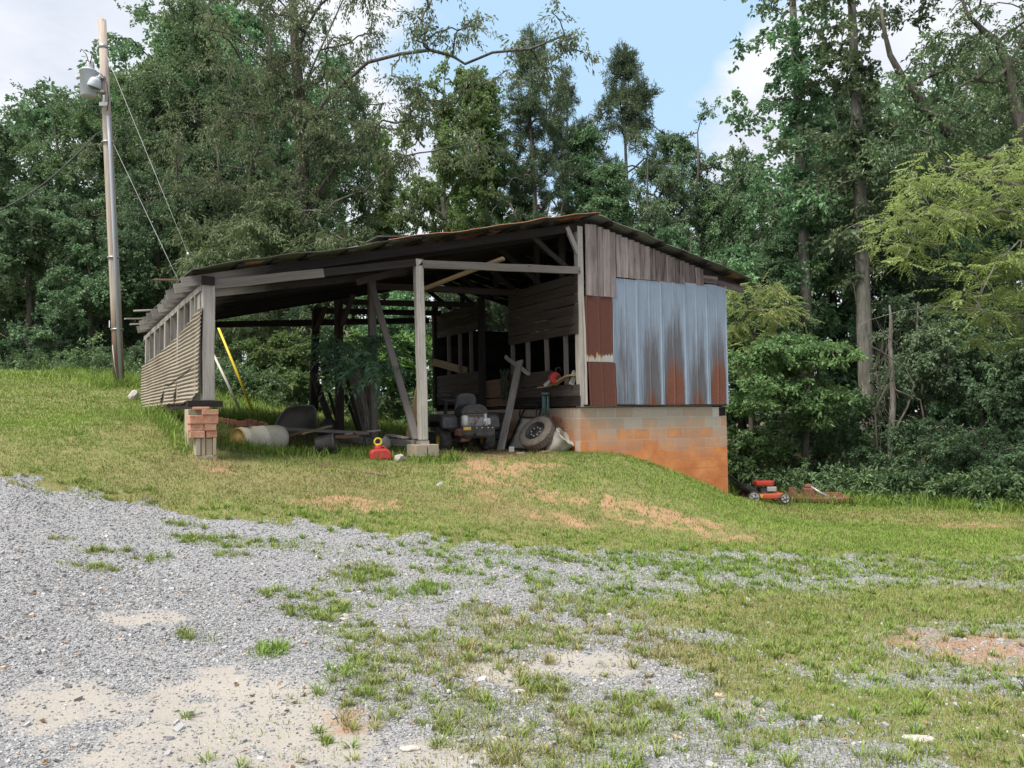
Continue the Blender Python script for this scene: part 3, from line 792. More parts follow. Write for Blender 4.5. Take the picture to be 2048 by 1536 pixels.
w_.board((.0, -.012, 1.752), (3.62, -.012, 1.757), .07, .035, tone=.8)
w_.build('sill', M['grey_wood'], shed)

# gable boarding above the metal
w_ = MB(11)
x = .13
while x < 2.98:
    wd = w_.r.uniform(.105, .165)
    if x + wd > 3.0: wd = 3.0 - x
    zb = (3.765 - .01 * w_.r.random()) if x < .70 else 4.135 + .012 * w_.r.random()
    zt = ZROOF(x + wd / 2) - .13
    yy = -.035 - .022 * w_.r.random()
    w_.board((x + wd / 2, yy, zb), (x + wd / 2 + w_.r.uniform(-.006, .006), yy, zt), wd - .007, .022, up=(0, -1, 0), jit=.003, segs=4, tone=max(0, .75 - x * .16 + w_.r.uniform(-.3, .2)))
    x += wd
w_.build('gable_boarding', M['gable_wood'], shed)
w_ = MB(12)
w_.board((2.98, -.03, 4.28), (3.40, -.03, 4.27), .025, .15, tone=.3); w_.board((3.38, -.03, 4.22), (4.08, -.06, 4.13), .03, .13, tone=.25)
w_.build('eave_board', M['gable_wood'], shed)
for (z0, z1, xa, xb, s_) in ((2.555, 3.755, .115, .735, 1), (1.745, 2.545, .15, .765, 2)):
    xs, zs = np.linspace(xa, xb, 40), np.linspace(z0, z1, 60)
    X, Z = np.meshgrid(xs, zs)
    rid = sum(np.exp(-((X - c) / .012) ** 2) for c in (xa + .03, (xa + xb) / 2, xb - .03)) * .012
    Y = -.045 - rid - (.015 if s_ == 2 else 0) - (.05 * (z1 - Z) * (X - xa) if s_ == 2 else 0)
    XX = X + ((z1 - Z) * .035 * (1 if s_ == 2 else .01)) * (1 - (X - xa) / (xb - xa) * .6)
    fr = fbm(X * 22, Z * 5, 7, 3)
    rust = np.clip(1.1 - sstep(z0 + .20, z0 + .03, Z + (fr - .5) * .22) * 1.4 * (s_ == 1), 0, 1)
    stain = sstep(z0 + .02, z0 + .16, Z + (fr - .5) * .1) * (X < xa + .62 * (xb - xa)) * (s_ == 1)
    n_ = len(xs); i_, j_ = np.meshgrid(np.arange(n_ - 1), np.arange(len(zs) - 1)); a_ = (j_ * n_ + i_).ravel()
    o = mesh_np('rusted_sheet', np.c_[XX.ravel(), Y.ravel(), Z.ravel()], np.c_[a_, a_ + 1, a_ + n_ + 1, a_ + n_], M['redrust'], {'rust': rust.ravel(), 'stain': stain.ravel()}, shed)
    o['label'] = ('upper dark red rusted sheet with an orange lower edge', 'lower dark red rusted sheet hanging slightly askew')[s_ - 1]
# galvanised siding, five sheets, each with its own rust
COLS = [(.95, .16, 3.75, .62, .0), (1.17, .12, 3.4, .55, 0), (1.64, .25, 3.60, .95, 2.05), (2.21, .285, 3.70, 1.1, 2.62), (2.82, .25, 3.30, .95, 1.95), (3.36, .26, 3.35, 1.1, 2.75)]
edges = [.74, 1.31, 1.90, 2.50, 3.08, 3.605]
for k in range(5):
    xa, xb = edges[k] - .012, edges[k + 1] + .012
    z0, z1 = 1.765 + (.0, .004, -.004, .003, .006)[k], 4.125 + .012 * k
    xs, zs = np.linspace(xa, xb, 64), np.linspace(z0, z1, 110)
    X, Z = np.meshgrid(xs, zs)
    mid = (xa + xb) / 2
    rid = (np.exp(-((X - xa - .02) / .010) ** 2) + np.exp(-((X - xa - .05) / .010) ** 2) + np.exp(-((X - mid) / .010) ** 2) + np.exp(-((X - xb + .02) / .010) ** 2)) * .021
    Y = -.040 - rid - .003 * (k % 2) + (fbm(X * 3, Z * 2, 3, 2) - .5) * .016
    rust, stain = np.zeros_like(X), np.zeros_like(X)
    edge = np.minimum(X - xa, xb - X)
    for cx, wx, zt, st, zr in COLS:
        prof = np.exp(-(np.abs(X - cx) / wx) ** 4)
        top = zt + (fbm(X * 9, Z * 0, 31, 3) - .5) * .9 - (np.abs(X - cx) / wx) ** 2 * .35
        stain = np.maximum(stain, st * prof * sstep(top + .55, top - 1.25, Z))
        tr = zr + (fbm(X * 14, Z * 0, 37, 3) - .5) * .7 - (np.abs(X - cx) / wx) ** 2 * .25
        rust = np.maximum(rust, .95 * prof * sstep(tr + .55, tr - .75, Z))
    rust = np.maximum(rust, .5 * np.exp(-((Z - z0) / .05) ** 2) * sstep(.38, .55, fbm(X * 6, Z * 0, 41)))
    keep = sstep(.03, .075, edge)
    rust, stain = rust * (.25 + .75 * keep), stain * (.3 + .7 * keep)
    n_ = len(xs); i_, j_ = np.meshgrid(np.arange(n_ - 1), np.arange(len(zs) - 1)); a_ = (j_ * n_ + i_).ravel()
    mesh_np('siding_sheet', np.c_[X.ravel(), Y.ravel(), Z.ravel()], np.c_[a_, a_ + 1, a_ + n_ + 1, a_ + n_], M['galv'], {'rust': rust.ravel(), 'stain': stain.ravel()}, shed)
w_ = MB(13)
w_.board((3.55, .06, 1.78), (3.55, .06, 4.25), .09, .09, up=(0, 1, 0)); w_.board((.75, .03, 1.78), (.75, .03, 4.9), .09, .06, up=(0, 1, 0)); w_.board((2.2, .03, 1.78), (2.2, .03, 4.6), .09, .06, up=(0, 1, 0))
for z in (2.4, 3.2, 4.0): w_.board((.1, .02, z), (3.5, .02, z), .05, .09)
w_.build('wall_framing', M['dark_wood'], shed)

# corner post
w_ = MB(14)
w_.board((.055, .05, 1.735), (.05, .05, 5.02), .115, .13, up=(0, 1, 0), jit=.005, segs=8, tone=.85)
w_.board((.12, -.048, 1.78), (.085, -.035, 3.74), .03, .02, up=(0, -1, 0), tone=.9)
w_.build('corner_post', M['pale_wood'], shed)

# the room's plank wall (towards the open bay), its studs and the doorway
def planks(name, rows, mat, seed, xo=-.012, th=.024):
    mb = MB(seed)
    for (y0, z0, y1, z1, wd) in rows:
        mb.board((xo + mb.r.uniform(-.004, .004), y0, z0), (xo + mb.r.uniform(-.004, .004), y1, z1), th, wd, jit=.003, segs=max(2, int(abs(y1 - y0) / .4)))
    return mb.build(name, mat, shed)
rows = []
z = 3.06
for wd in (.175, .19, .18, .185, .19, .18):
    rows.append((-.005, z + wd / 2 + .0, 2.53, z + wd / 2 - .01, wd - .014)); z += wd
planks('plank_wall', rows, M['plank_wood'], 21)
planks('plank_wall', [(-.02, 1.845, 2.55, 1.842, .19), (.0, 2.045, 2.5, 2.05, .205), (.88, 2.305, 2.52, 2.30, .28)], M['plank_wood'], 22)
planks('plank_wall', [(3.75, 3.60, 6.2, 3.60, .17), (3.72, 3.80, 6.2, 3.79, .20), (3.74, 4.01, 6.2, 4.0, .20)], M['plank_wood'], 23)
planks('plank_wall', [(3.75, 1.96, 6.2, 1.97, .19), (3.75, 2.19, 6.2, 2.19, .24), (3.75, 2.46, 6.2, 2.45, .27)], M['plank_wood'], 24)
planks('door_threshold', [(2.5, 1.88, 3.76, 1.88, .17), (2.5, 2.08, 3.76, 2.09, .20), (2.5, 2.29, 3.76, 2.28, .19)], M['red_wood'], 25, .06)
for y, z0, z1 in ((.49, 1.95, 3.08), (1.15, 1.95, 3.08), (1.86, 1.95, 3.10), (2.47, 1.80, 4.3), (5.52, 2.1, 3.55), (4.92, 2.1, 3.55), (4.36, 2.1, 3.55)):
    w_ = MB(int(y * 100)); w_.board((.05, y, z0), (.05, y + .01, z1), .085, .04, up=(0, 1, 0), tone=.8)
    w_.build('stud', M['mid_wood'], shed)
for y, z1, wd in ((3.72, 4.20, .12), (6.17, 4.35, .12)):
    w_ = MB(int(y * 90)); w_.board((-.02, y, 1.80), (-.02, y, z1), wd, wd, up=(0, 1, 0), tone=.5)
    w_.build('door_post' if y < 5 else 'corner_post', M['dark_wood'], shed)
for y, z0, z1 in ((.60, 4.1, 5.0), (1.51, 4.1, 5.0), (3.2, 4.1, 5.0), (4.8, 4.1, 5.0)):
    w_ = MB(int(y * 70)); w_.board((.06, y, z0), (.06, y, z1), .09, .09, up=(0, 1, 0), tone=.3)
    w_.build('ridge_stud', M['plank_wood'], shed)
# far and right-hand room walls, floor
w_ = MB(31)
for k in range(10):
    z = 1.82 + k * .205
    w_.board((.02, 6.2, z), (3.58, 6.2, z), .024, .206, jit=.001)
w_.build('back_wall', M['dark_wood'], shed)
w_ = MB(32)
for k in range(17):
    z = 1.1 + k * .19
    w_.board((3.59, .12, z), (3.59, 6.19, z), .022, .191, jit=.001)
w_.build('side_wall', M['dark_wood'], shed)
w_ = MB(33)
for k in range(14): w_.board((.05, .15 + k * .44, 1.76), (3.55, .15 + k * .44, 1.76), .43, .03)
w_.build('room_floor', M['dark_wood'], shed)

# roof: sheets, purlins, rafters
def roof_sheet(name, xa, xb, ya, yb, mat, seed, lift=0.0, pitch=.075, amp=.009, rusty=.5, rim=0.0):
    ys = np.arange(ya, yb, pitch / 6); xs = np.linspace(xa, xb, int((xb - xa) / .12) + 2)
    X, Y = np.meshgrid(xs, ys)
    Z = np.vectorize(ZROOF)(X) + lift + amp * np.sin(Y / pitch * 2 * np.pi) + (fbm(X * 1.1, Y * 1.1, seed, 3) - .5) * .05
    Z += .030 * np.exp(-((Y - ya) / .18) ** 2) * (fbm(X * 2.3, Y * 0, seed + 4, 2) - .45) * 2
    Yo = Y + (fbm(X * .8, Y * 0, seed + 9, 2) - .5) * .05 + .02 * np.sign(np.sin(X * 2.1 + seed)) * np.exp(-((Y - ya) / .3) ** 2)
    f1 = fbm(X * 1.3, Y * 1.3, seed + 2, 4)
    rust = np.clip(sstep(.62 - rusty * .5, .75 - rusty * .3, f1), 0, 1)
    rust = np.maximum(rust, rim * np.exp(-((Y - ya) / .03) ** 2))
    n_ = len(xs); i_, j_ = np.meshgrid(np.arange(n_ - 1), np.arange(len(ys) - 1)); a_ = (j_ * n_ + i_).ravel()
    o = mesh_np(name, np.c_[X.ravel(), Yo.ravel(), Z.ravel()], np.c_[a_, a_ + 1, a_ + n_ + 1, a_ + n_], mat, {'rust': rust.ravel(), 'stain': f1.ravel()}, shed, smooth=True)
    md = o.modifiers.new('solid', 'SOLIDIFY'); md.thickness = .006; md.offset = -1
    return o
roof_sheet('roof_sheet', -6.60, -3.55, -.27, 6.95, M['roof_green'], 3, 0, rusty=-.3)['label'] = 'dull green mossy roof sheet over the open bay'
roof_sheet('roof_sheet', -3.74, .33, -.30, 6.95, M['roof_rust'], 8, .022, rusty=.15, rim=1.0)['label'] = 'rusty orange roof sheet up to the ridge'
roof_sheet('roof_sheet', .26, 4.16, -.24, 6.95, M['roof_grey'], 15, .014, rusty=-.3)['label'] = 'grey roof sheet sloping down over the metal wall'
for k, x in enumerate([-6.52, -5.93, -5.42, -4.95, -4.32, -3.72, -3.1, -2.5, -1.9, -1.3, -.7, -.12, .62, 1.2, 1.8, 2.4, 3.0, 3.55, 4.05]):
    w_ = MB(300 + k); e = w_.r.uniform(-.26, -.17); zz = ZROOF(x) - .045
    w_.board((x, e, zz), (x + w_.r.uniform(-.03, .03), 6.9, zz), .105, .035, up=(-.22 if x < .29 else .23, 0, 1), tone=w_.r.random() * .5)
    w_.build('purlin', M['dark_wood'], shed)
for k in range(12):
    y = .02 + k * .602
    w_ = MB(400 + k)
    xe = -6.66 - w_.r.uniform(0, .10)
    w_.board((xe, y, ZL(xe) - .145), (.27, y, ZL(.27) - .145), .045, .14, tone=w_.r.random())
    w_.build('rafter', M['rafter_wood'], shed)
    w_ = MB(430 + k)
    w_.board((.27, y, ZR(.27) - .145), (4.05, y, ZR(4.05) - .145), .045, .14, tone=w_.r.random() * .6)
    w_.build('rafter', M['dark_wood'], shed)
# stray boards poking past the left eave
for k, (y, z, L, rz) in enumerate(((.9, 3.70, .45, .0), (4.6, 3.69, .42, .05), (5.6, 3.64, .5, -.05), (6.3, 3.61, .35, .0))):
    w_ = MB(460 + k); w_.board((-6.5, y, z), (-6.5 - L, y + rz, z - .03), .10 if k else .03, .025, tone=.7)
    w_.build('eave_batten', M['pale_wood'] if k != 0 else M['red_wood'], shed)
# tie beams and front header; its darker right half has shade put into the colour
for k, (a, b, w, h, mt) in enumerate((((-6.36, -.045, 3.485), (-4.7, -.045, 3.79), .045, .13, 'mid_wood'), ((-4.72, -.042, 3.79), (-3.05, -.045, 4.10), .045, .115, 'rafter_wood'),
                                ((-6.30, .06, 3.38), (-3.1, .60, 4.02), .045, .10, 'rafter_wood'), ((-3.08, -.05, 4.06), (.0, -.05, 4.20), .05, .125, 'mid_wood'),
                                ((-3.1, 2.15, 4.02), (.02, 2.15, 4.10), .05, .12, 'dark_wood'), ((-3.1, 5.9, 4.02), (.02, 5.9, 4.12), .05, .13, 'dark_wood'), ((-3.1, 4.1, 3.99), (.02, 4.1, 4.10), .05, .12, 'dark_wood'),
                                ((-6.4, 6.6, 3.60), (0, 6.6, 4.02), .06, .14, 'dark_wood'))):
    w_ = MB(480 + k); w_.board(a, b, w, h, tone=.6); w_.build('beam', M[mt], shed)
w_ = MB(495); w_.board((-1.55, -.02, 4.285), (-2.55, 1.1, 3.86), .10, .05, tone=.6); w_.build('brace', M['tan_wood'], shed)
w_ = MB(496); w_.board((-.22, .02, 4.98), (.02, .02, 4.52), .05, .09, tone=.8); w_.build('brace', M['grey_wood'], shed)
w_ = MB(497); w_.board((-3.12, .15, 4.05), (-4.1, .2, 3.72), .05, .10, tone=.3); w_.build('brace', M['dark_wood'], shed)
for k, y in enumerate((.0, 1.2, 2.15, 3.3, 4.1, 5.2)):
    w_ = MB(520 + k); w_.board((-.0, y + .1, 4.15), (-1.0, y + .1, 4.83), .04, .09, tone=.2); w_.build('brace', M['dark_wood'], shed)

# posts of the open bay
def post(pts, w, mat, seed, name='post', tone=.7):
    mb = MB(seed)
    for a, b in zip(pts, pts[1:]): mb.board(a, b, w, w, up=(0, 1, 0), jit=.0035, segs=8, tone=tone)
    return mb.build(name, M[mat], shed, bev=.012)
post([(-3.07, 0, 1.225), (-3.13, 0, 4.14)], .135, 'pale_wood', 601, tone=.8)
post([(-3.10, 2.17, 1.22), (-3.13, 2.17, 4.13)], .13, 'mid_wood', 602, tone=.35)
post([(-3.10, 4.16, 1.20), (-3.12, 4.16, 4.02)], .15, 'plank_wood', 603, tone=.5)
post([(-3.18, 5.90, 1.20), (-3.08, 5.90, 4.02)], .15, 'dark_wood', 604, tone=.4)
for k, (a, b, w, h, mt) in enumerate((((-3.17, 2.05, 4.02), (-3.16, .06, 1.24), .04, .12, 'mid_wood'), ((-3.04, .02, 2.35), (-3.0, .75, 1.25), .04, .13, 'tan_wood'),
                                ((-3.20, 5.75, 2.6), (-3.18, 4.28, 1.26), .04, .14, 'plank_wood'), ((-3.26, 5.0, 2.3), (-3.2, 5.9, 1.25), .035, .08, 'dark_wood'), ((-3.1, 4.1, 3.95), (-3.12, 4.05, 3.1), .14, .05, 'dark_wood'),
                                ((-3.1, 5.85, 3.55), (-3.1, 5.1, 4.0), .04, .10, 'plank_wood'), ((-3.1, 4.0, 3.5), (-3.1, 3.3, 4.02), .04, .10, 'plank_wood'), ((-3.0, 5.2, 2.15), (-3.05, 4.3, 1.3), .03, .06, 'dark_wood'))):
    w_ = MB(620 + k); w_.board(a, b, w, h, up=(1, 0, 0), tone=.65); w_.build('brace', M[mt], shed)
w_ = MB(640); w_.board((-3.08, -.10, 1.165), (-3.1, 2.9, 1.17), .15, .10, tone=.6); w_.board((-3.13, 2.7, 1.16), (-3.1, 6.2, 1.18), .15, .09, tone=.4)
w_.build('ground_beam', M['pale_wood'], shed)
def pier(items, mat, name, seed):
    for k, (c, s, rz) in enumerate(items):
        mb = MB(seed + k)
        mb.tone = mb.r.random()
        mb.box(c, s, Matrix.Rotation(math.radians(rz + mb.r.uniform(-2, 2)), 3, 'Z'))
        mb.build(name, M[mat], shed, bev=.008)
pier([((-3.17, .02, 1.06), (.195, .38, .19), 0), ((-2.97, .03, 1.06), (.19, .38, .19), 3), ((-3.08, .03, .86), (.40, .39, .19), 2)], 'oldblock', 'pier_block', 651)
pier([((-3.1, 1.85, 1.02), (.30, .22, .18), 6), ((-3.1, 4.3, 1.02), (.3, .25, .22), 0)], 'oldblock', 'pier_block', 652)

# left wall: posts, studs, plate and the corrugated sheet
post([(-6.34, 0, 1.86), (-6.345, 0, 3.50)], .165, 'grey_wood', 605, tone=.9)
w_ = MB(660); w_.board((-6.36, -.13, 3.535), (-6.33, .13, 3.54), .17, .12, tone=.1); w_.build('post_cap', M['dark_wood'], shed)
w_ = MB(661); w_.board((-6.40, -.05, 3.45), (-6.50, 6.75, 3.33), .10, .09, tone=.6); w_.build('wall_plate', M['grey_wood'], shed)
w_ = MB(662); w_.board((-6.62, -.02, 1.82), (-6.16, -.02, 1.815), .18, .085, tone=.2); w_.board((-6.40, .1, 1.80), (-6.50, 6.7, 1.86), .12, .10, tone=.3)
w_.build('sill', M['dark_wood'], shed)
for k, (y, w) in enumerate(((.42, .05), (.80, .045), (1.35, .05), (2.0, .19), (2.75, .05), (3.5, .20), (4.2, .05), (4.9, .19), (5.6, .05), (6.3, .16))):
    x = -6.41 - .016 * y
    w_ = MB(670 + k); w_.board((x, y, 1.85), (x, y, 3.42 - .018 * y), w, .085, up=(1, 0, 0), tone=w_.r.uniform(.5, 1)); w_.build('stud', M['grey_wood'], shed)
w_ = MB(690); w_.board((-6.425, .22, 2.9), (-6.425, .22, 3.40), .24, .02, up=(1, 0, 0), tone=.7); w_.build('patch_board', M['grey_wood'], shed)
def corrugated(y0, y1, z_of, zt_of, seed, lab):
    ys = np.arange(y0, y1, .06); n_z = 260
    T = np.linspace(0, 1, n_z)
    Y, TT = np.meshgrid(ys, T)
    zb, zt = np.vectorize(z_of)(Y), np.vectorize(zt_of)(Y)
    Z = zb + (zt - zb) * TT
    bulge = .02 * np.exp(-((Y - .5) / 1.0) ** 2) * (1 - TT) ** 1.5 + (fbm(Y * 1.0, TT * 2, seed, 3) - .5) * .035 + .02 * (1 - TT) ** 2
    wav = .0095 * np.sin((Z + (fbm(Y * .5, TT * 1.2, seed + 5, 2) - .5) * .05) / .058 * 2 * np.pi)
    X = -6.455 - .016 * Y - bulge - wav
    f1 = fbm(Y * .9, Z * 3, seed + 8, 4)
    n_ = len(ys); i_, j_ = np.meshgrid(np.arange(n_ - 1), np.arange(n_z - 1)); a_ = (j_ * n_ + i_).ravel()
    q = np.c_[a_, a_ + 1, a_ + n_ + 1, a_ + n_]
    cy = (Y.ravel()[q]).mean(1); ct = TT.ravel()[q].mean(1)
    tear = np.zeros(len(q), bool)      # the splits torn in the lower half
    for (yc, t0, wmax, lean) in ((1.95, .40, .17, .6), (3.35, .36, .22, .9)):
        wv = wmax * np.clip(1 - np.abs(ct - t0 * .42) / (t0 * .60), 0, 1) * (.6 + .8 * vnoise(ct * 25, ct * 0, 3))
        tear |= (np.abs(cy - yc - (t0 - ct) * lean) < wv) & (ct < t0)
    tear |= (np.abs(ct - .43 - .05 * (vnoise(cy * 1.5, cy * 0, 21) - .5) * 2 + .03 * cy) < .0075 + .012 * vnoise(cy * 4, cy * 0, 5)) & (cy > .55) & (cy < 3.4)
    edge = ct < .06 * vnoise(cy * 3, cy * 0, 9)
    q = q[~(tear | edge)]
    o = mesh_np('corrugated_sheet', np.c_[X.ravel(), Y.ravel(), Z.ravel()], q, M['corr'], {'rust': np.clip(sstep(.30, .0, TT) * .8 * f1 + .15 * (f1 > .6), 0, 1).ravel(), 'stain': (f1 * .9).ravel()}, shed, smooth=True)
    md = o.modifiers.new('solid', 'SOLIDIFY'); md.thickness = .004
    if lab: o['label'] = lab
corrugated(-.10, 6.95, lambda y: 1.83 - .02 * math.exp(-((y - .3) / .5) ** 2) - .035 * y / 7 + .10 * math.exp(-(y / .25) ** 2), lambda y: 3.17 - .28 * (1 - math.exp(-y / 1.8)) - .02 * y, 3, 'buff corrugated sheet torn along its lower edge')
br = [((-6.45, -.02, 1.755), (.22, .20, .04), 0), ((-6.33, -.02, 1.70), (.22, .20, .075), 2)]
br += [((-6.41, .0, 1.60), (.38, .22, .12), 3), ((-6.50, .01, 1.49), (.18, .21, .095), 0), ((-6.325, .0, 1.49), (.16, .20, .095), 0), ((-6.485, .0, 1.392), (.19, .21, .095), -2), ((-6.31, .01, 1.392), (.15, .19, .095), 2)]
pier(br, 'brick', 'pier_brick', 653)
pier([((-6.48, .02, 1.22), (.065, .22, .24), 0), ((-6.41, .02, 1.22), (.055, .20, .24), 0), ((-6.335, .03, 1.215), (.085, .19, .235), 0), ((-6.265, .02, 1.22), (.045, .21, .24), 0), ((-6.37, .03, 1.03), (.28, .22, .14), 4)], 'oldblock', 'pier_block', 654)
pier([((-6.43, 4.7, 1.55), (.2, .4, .4), 0), ((-6.45, 6.5, 1.7), (.2, .4, .3), 0), ((-6.45, .62, 1.4), (.18, .3, .70), 0)], 'oldblock', 'pier_block', 655)
# things fixed to the roof
w_ = MB(710)
for (x, y, r, k) in ((-3.62, -.02, .02, 0), (-3.5, .05, -.03, 1), (-3.56, .12, .05, 2)):
    w_.board((x - .30, y, ZL(x) + .045 + k * .016), (x + .45, y + r, ZL(x) + .105 + k * .014), .5, .008, tone=.5)
w_.build('loose_sheet', M['roof_rust'], shed)

# ------------------------------------------------------------------ trees
def leaf_cards(P, A, N, L, W):
    """one folded pointed leaf per row: base P, axis A, upward side N"""
    A = A / np.linalg.norm(A, axis=1, keepdims=True)
    S = np.cross(A, N); S /= np.maximum(np.linalg.norm(S, axis=1, keepdims=True), 1e-6)
    U = np.cross(S, A)
    L = np.broadcast_to(L, (len(P),))[:, None]; W = np.broadcast_to(W, (len(P),))[:, None]
    V = np.empty((len(P), 4, 3), np.float32)
    V[:, 0] = P
    V[:, 1] = P + A * L * .45 + S * W * .5 + U * W * .22
    V[:, 2] = P + A * L - U * L * .12
    V[:, 3] = P + A * L * .45 - S * W * .5 + U * W * .22
    return V
def cards_mesh(name, V, v, old, mat, parent):
    b = (np.arange(len(V)) * 4)[:, None]
    Fc = np.concatenate([b + [[0, 1, 2]], b + [[0, 2, 3]]])
    return mesh_np(name, V.reshape(-1, 3), Fc, mat, {'v': np.repeat(v, 4), 'old': np.repeat(old, 4)}, parent)
def rdir(r, n):
    d = r.normal(0, 1, (n, 3)); return d / np.linalg.norm(d, axis=1, keepdims=True)

def foliage(r, C, R, per, L, W, droop=.25, flat=.7, twigs=8, style='leaf', vspread=.22):
    """leaves on short twigs about clump centres C with radius R"""
    n = len(C)
    td = rdir(r, n * twigs); td[:, 2] = td[:, 2] * flat - droop * .3
    tl = np.repeat(R, twigs) * r.uniform(.55, 1.15, n * twigs)
    cid = np.repeat(np.arange(n), per); m = len(cid)
    tw = cid * twigs + r.integers(0, twigs, m)
    t = r.random(m) ** .7
    P = C[cid] + td[tw] * (tl[tw] * t)[:, None] + r.normal(0, .05, (m, 3)) * R[cid][:, None] * 1.6
    P[:, 2] -= droop * (tl[tw] * t) ** 2 * .35
    ctone = np.clip(r.normal(.5, vspread, n), 0, 1)
    if style == 'leaf':
        A = td[tw] * .8 + r.normal(0, .6, (m, 3)); A[:, 2] -= droop
        N = r.normal(0, .55, (m, 3)); N[:, 2] += .8
        V = leaf_cards(P, A, N, L * r.uniform(.6, 1.3, m), W * r.uniform(.6, 1.3, m))
        v = ctone[cid]
    elif style == 'needle':
        A = td[tw] * .7 + r.normal(0, .7, (m, 3)); A[:, 2] += .35
        N = rdir(r, m)
        V = leaf_cards(P, A, N, L * r.uniform(.7, 1.2, m), np.full(m, W))
        v = ctone[cid]
    else:                                          # pinnate: leaflets in two ranks along a drooping stalk
        k = 13
        A = td[tw] * .9 + r.normal(0, .35, (m, 3)); A[:, 2] -= droop * .5
        A /= np.linalg.norm(A, axis=1, keepdims=True)
        up = np.zeros((m, 3)); up[:, 2] = 1; up += r.normal(0, .2, (m, 3))
        S = np.cross(A, up); S /= np.linalg.norm(S, axis=1, keepdims=True)
        RL = L * r.uniform(.7, 1.2, m)
        Ps, As = [], []
        for i in range(k):
            f = .15 + .85 * (i // 2) / (k // 2); sgn = (1 if i % 2 else -1) if i < k - 1 else 0
            p = P + A * (RL * f)[:, None]; p[:, 2] -= (RL * f) ** 2 * .35
            a = A * (.45 if sgn else 1) + S * sgn * .9; a = a + r.normal(0, .10, a.shape); a[:, 2] -= .22
            Ps.append(p); As.append(a)
        P2, A2 = np.concatenate(Ps), np.concatenate(As)
        N = np.zeros((len(P2), 3)); N[:, 2] = 1; N += r.normal(0, .2, N.shape)
        V = leaf_cards(P2, A2, N, np.tile(RL * .30, k) * r.uniform(.85, 1.1, len(P2)), np.tile(RL * W, k))
        v = np.tile(ctone[cid], k); m = len(P2)
        cid = np.tile(cid, k)
    v = np.clip(v + r.normal(0, .16, len(v)), 0, 1)
    oldc = r.random(n) ** 3
    old = np.clip(oldc[cid] * .6 + r.random(len(cid)) * .45, 0, 1)
    return V, v, old

def skeleton(name, trunk, r0, r1, C, rr, mat, parent, tipr=.012, n_side=6, exp=.5, extra=None, bend=.12, steps=3, pen=.6):
    """trunk polyline plus limbs that reach every clump; limbs thicken with what they carry"""
    nodes = [Vector(p) for p in trunk]; par = [i - 1 for i in range(len(trunk))]
    nt = len(nodes)
    cnt = [0] * nt
    if extra:
        for pl in extra:                            # hand-placed limbs: (index of the trunk node, points)
            prev = pl[0]
            for p in pl[1]:
                nodes.append(Vector(p)); par.append(prev); cnt.append(0); prev = len(nodes) - 1
    base = np.array(trunk)
    order = sorted(range(len(C)), key=lambda i: min(((C[i] - b) ** 2).sum() for b in base[len(base) // 4:]))
    NP = np.zeros((len(nodes) + len(C) * (steps + 1), 3)); NP[:len(nodes)] = [tuple(p) for p in nodes]
    ok0 = max(1, int(nt * .12))
    for ci in order:
        c = C[ci]
        d = NP[:len(nodes)] - c
        cost = np.sqrt((d ** 2).sum(1)) + pen * np.maximum(0, d[:, 2] + .25)
        cost[:ok0] += 50
        k = int(cost.argmin())
        a = nodes[k]; b = Vector(c); prev = k
        L = (b - a).length
        for s in range(1, steps + 1):
            t = s / steps
            p = a.lerp(b, t) + Vector((0, 0, bend * L * math.sin(math.pi * t)))
            if s < steps: p += Vector(rr.normal(0, .05 * L, 3))
            NP[len(nodes)] = p
            nodes.append(p); par.append(prev); cnt.append(0); prev = len(nodes) - 1
        q = prev
        while q >= 0: cnt[q] += 1; q = par[q]
    tot = max(cnt[0], 1)
    rad = [0] * len(nodes)
    for i in range(len(nodes)):
        if i < nt: rad[i] = r0 + (r1 - r0) * i / (nt - 1)
        else: rad[i] = max(tipr, min(rad[par[i]] * .97, tipr * 1.2 + (r0 * .52) * (cnt[i] / tot) ** exp))
    mb = MB(7)
    mb.tube(nodes[:nt], rad[:nt], 10)
    kids = {}
    for i in range(nt, len(nodes)): kids.setdefault(par[i], []).append(i)
    starts = [(par[i], i) for i in range(nt, len(nodes)) if par[i] < nt or kids[par[i]][0] != i]
    for p, i in starts:
        ch = [p, i]
        while ch[-1] in kids: ch.append(kids[ch[-1]][0])
        rs = [min(rad[ch[1]] * 1.15, rad[ch[0]])] + [rad[k] for k in ch[1:]]
        mb.tube([nodes[k] for k in ch], rs, n_side, cap=False)
    return mb.build(name, mat, parent)

def ellipsoid_clumps(r, lobes):
    """clump centres spread through a few overlapping lobes, most of them near the surface"""
    out = []
    for (cx, cy, cz, rx, ry, rz, n) in lobes:
        d = rdir(r, n); q = r.random(n) ** .45
        out.append(np.c_[cx + d[:, 0] * rx * q, cy + d[:, 1] * ry * q, cz + d[:, 2] * rz * q])
    return np.concatenate(out)

HIDE = {}
def tree(name, label, cat, loc, trunk, r0, r1, C, R, per, L, W, leaf, barkm, seed=1, group='trees of the wood', style='leaf', droop=.25, flat=.7, twigs=8, extra=None, scale=1.0, rz=0.0, pen=.6, bend=.12, vspread=.22, tipr=.012, exp=.5):
    r = np.random.default_rng(seed)
    t = thing(name, loc, label, cat, rz, group)
    C = np.asarray(C, float)
    R = np.broadcast_to(R, (len(C),)) * r.uniform(.75, 1.3, len(C))
    skeleton('trunk', trunk, r0, r1, C, r, M[barkm], t, extra=extra, pen=pen, bend=bend, tipr=tipr, exp=exp)
    V, v, old = foliage(r, C, R, per, L, W, droop, flat, twigs, style, vspread)
    cards_mesh('crown', V, v, old, M[leaf], t)
    return t
def wob(r, H, lean=(0, 0), n=8, a=.12):
    pts = []
    for k in range(n):
        f = k / (n - 1)
        pts.append((lean[0] * f + r.normal(0, a) * (k > 0), lean[1] * f + r.normal(0, a) * (k > 0), -.3 + (H + .3) * f))
    return pts

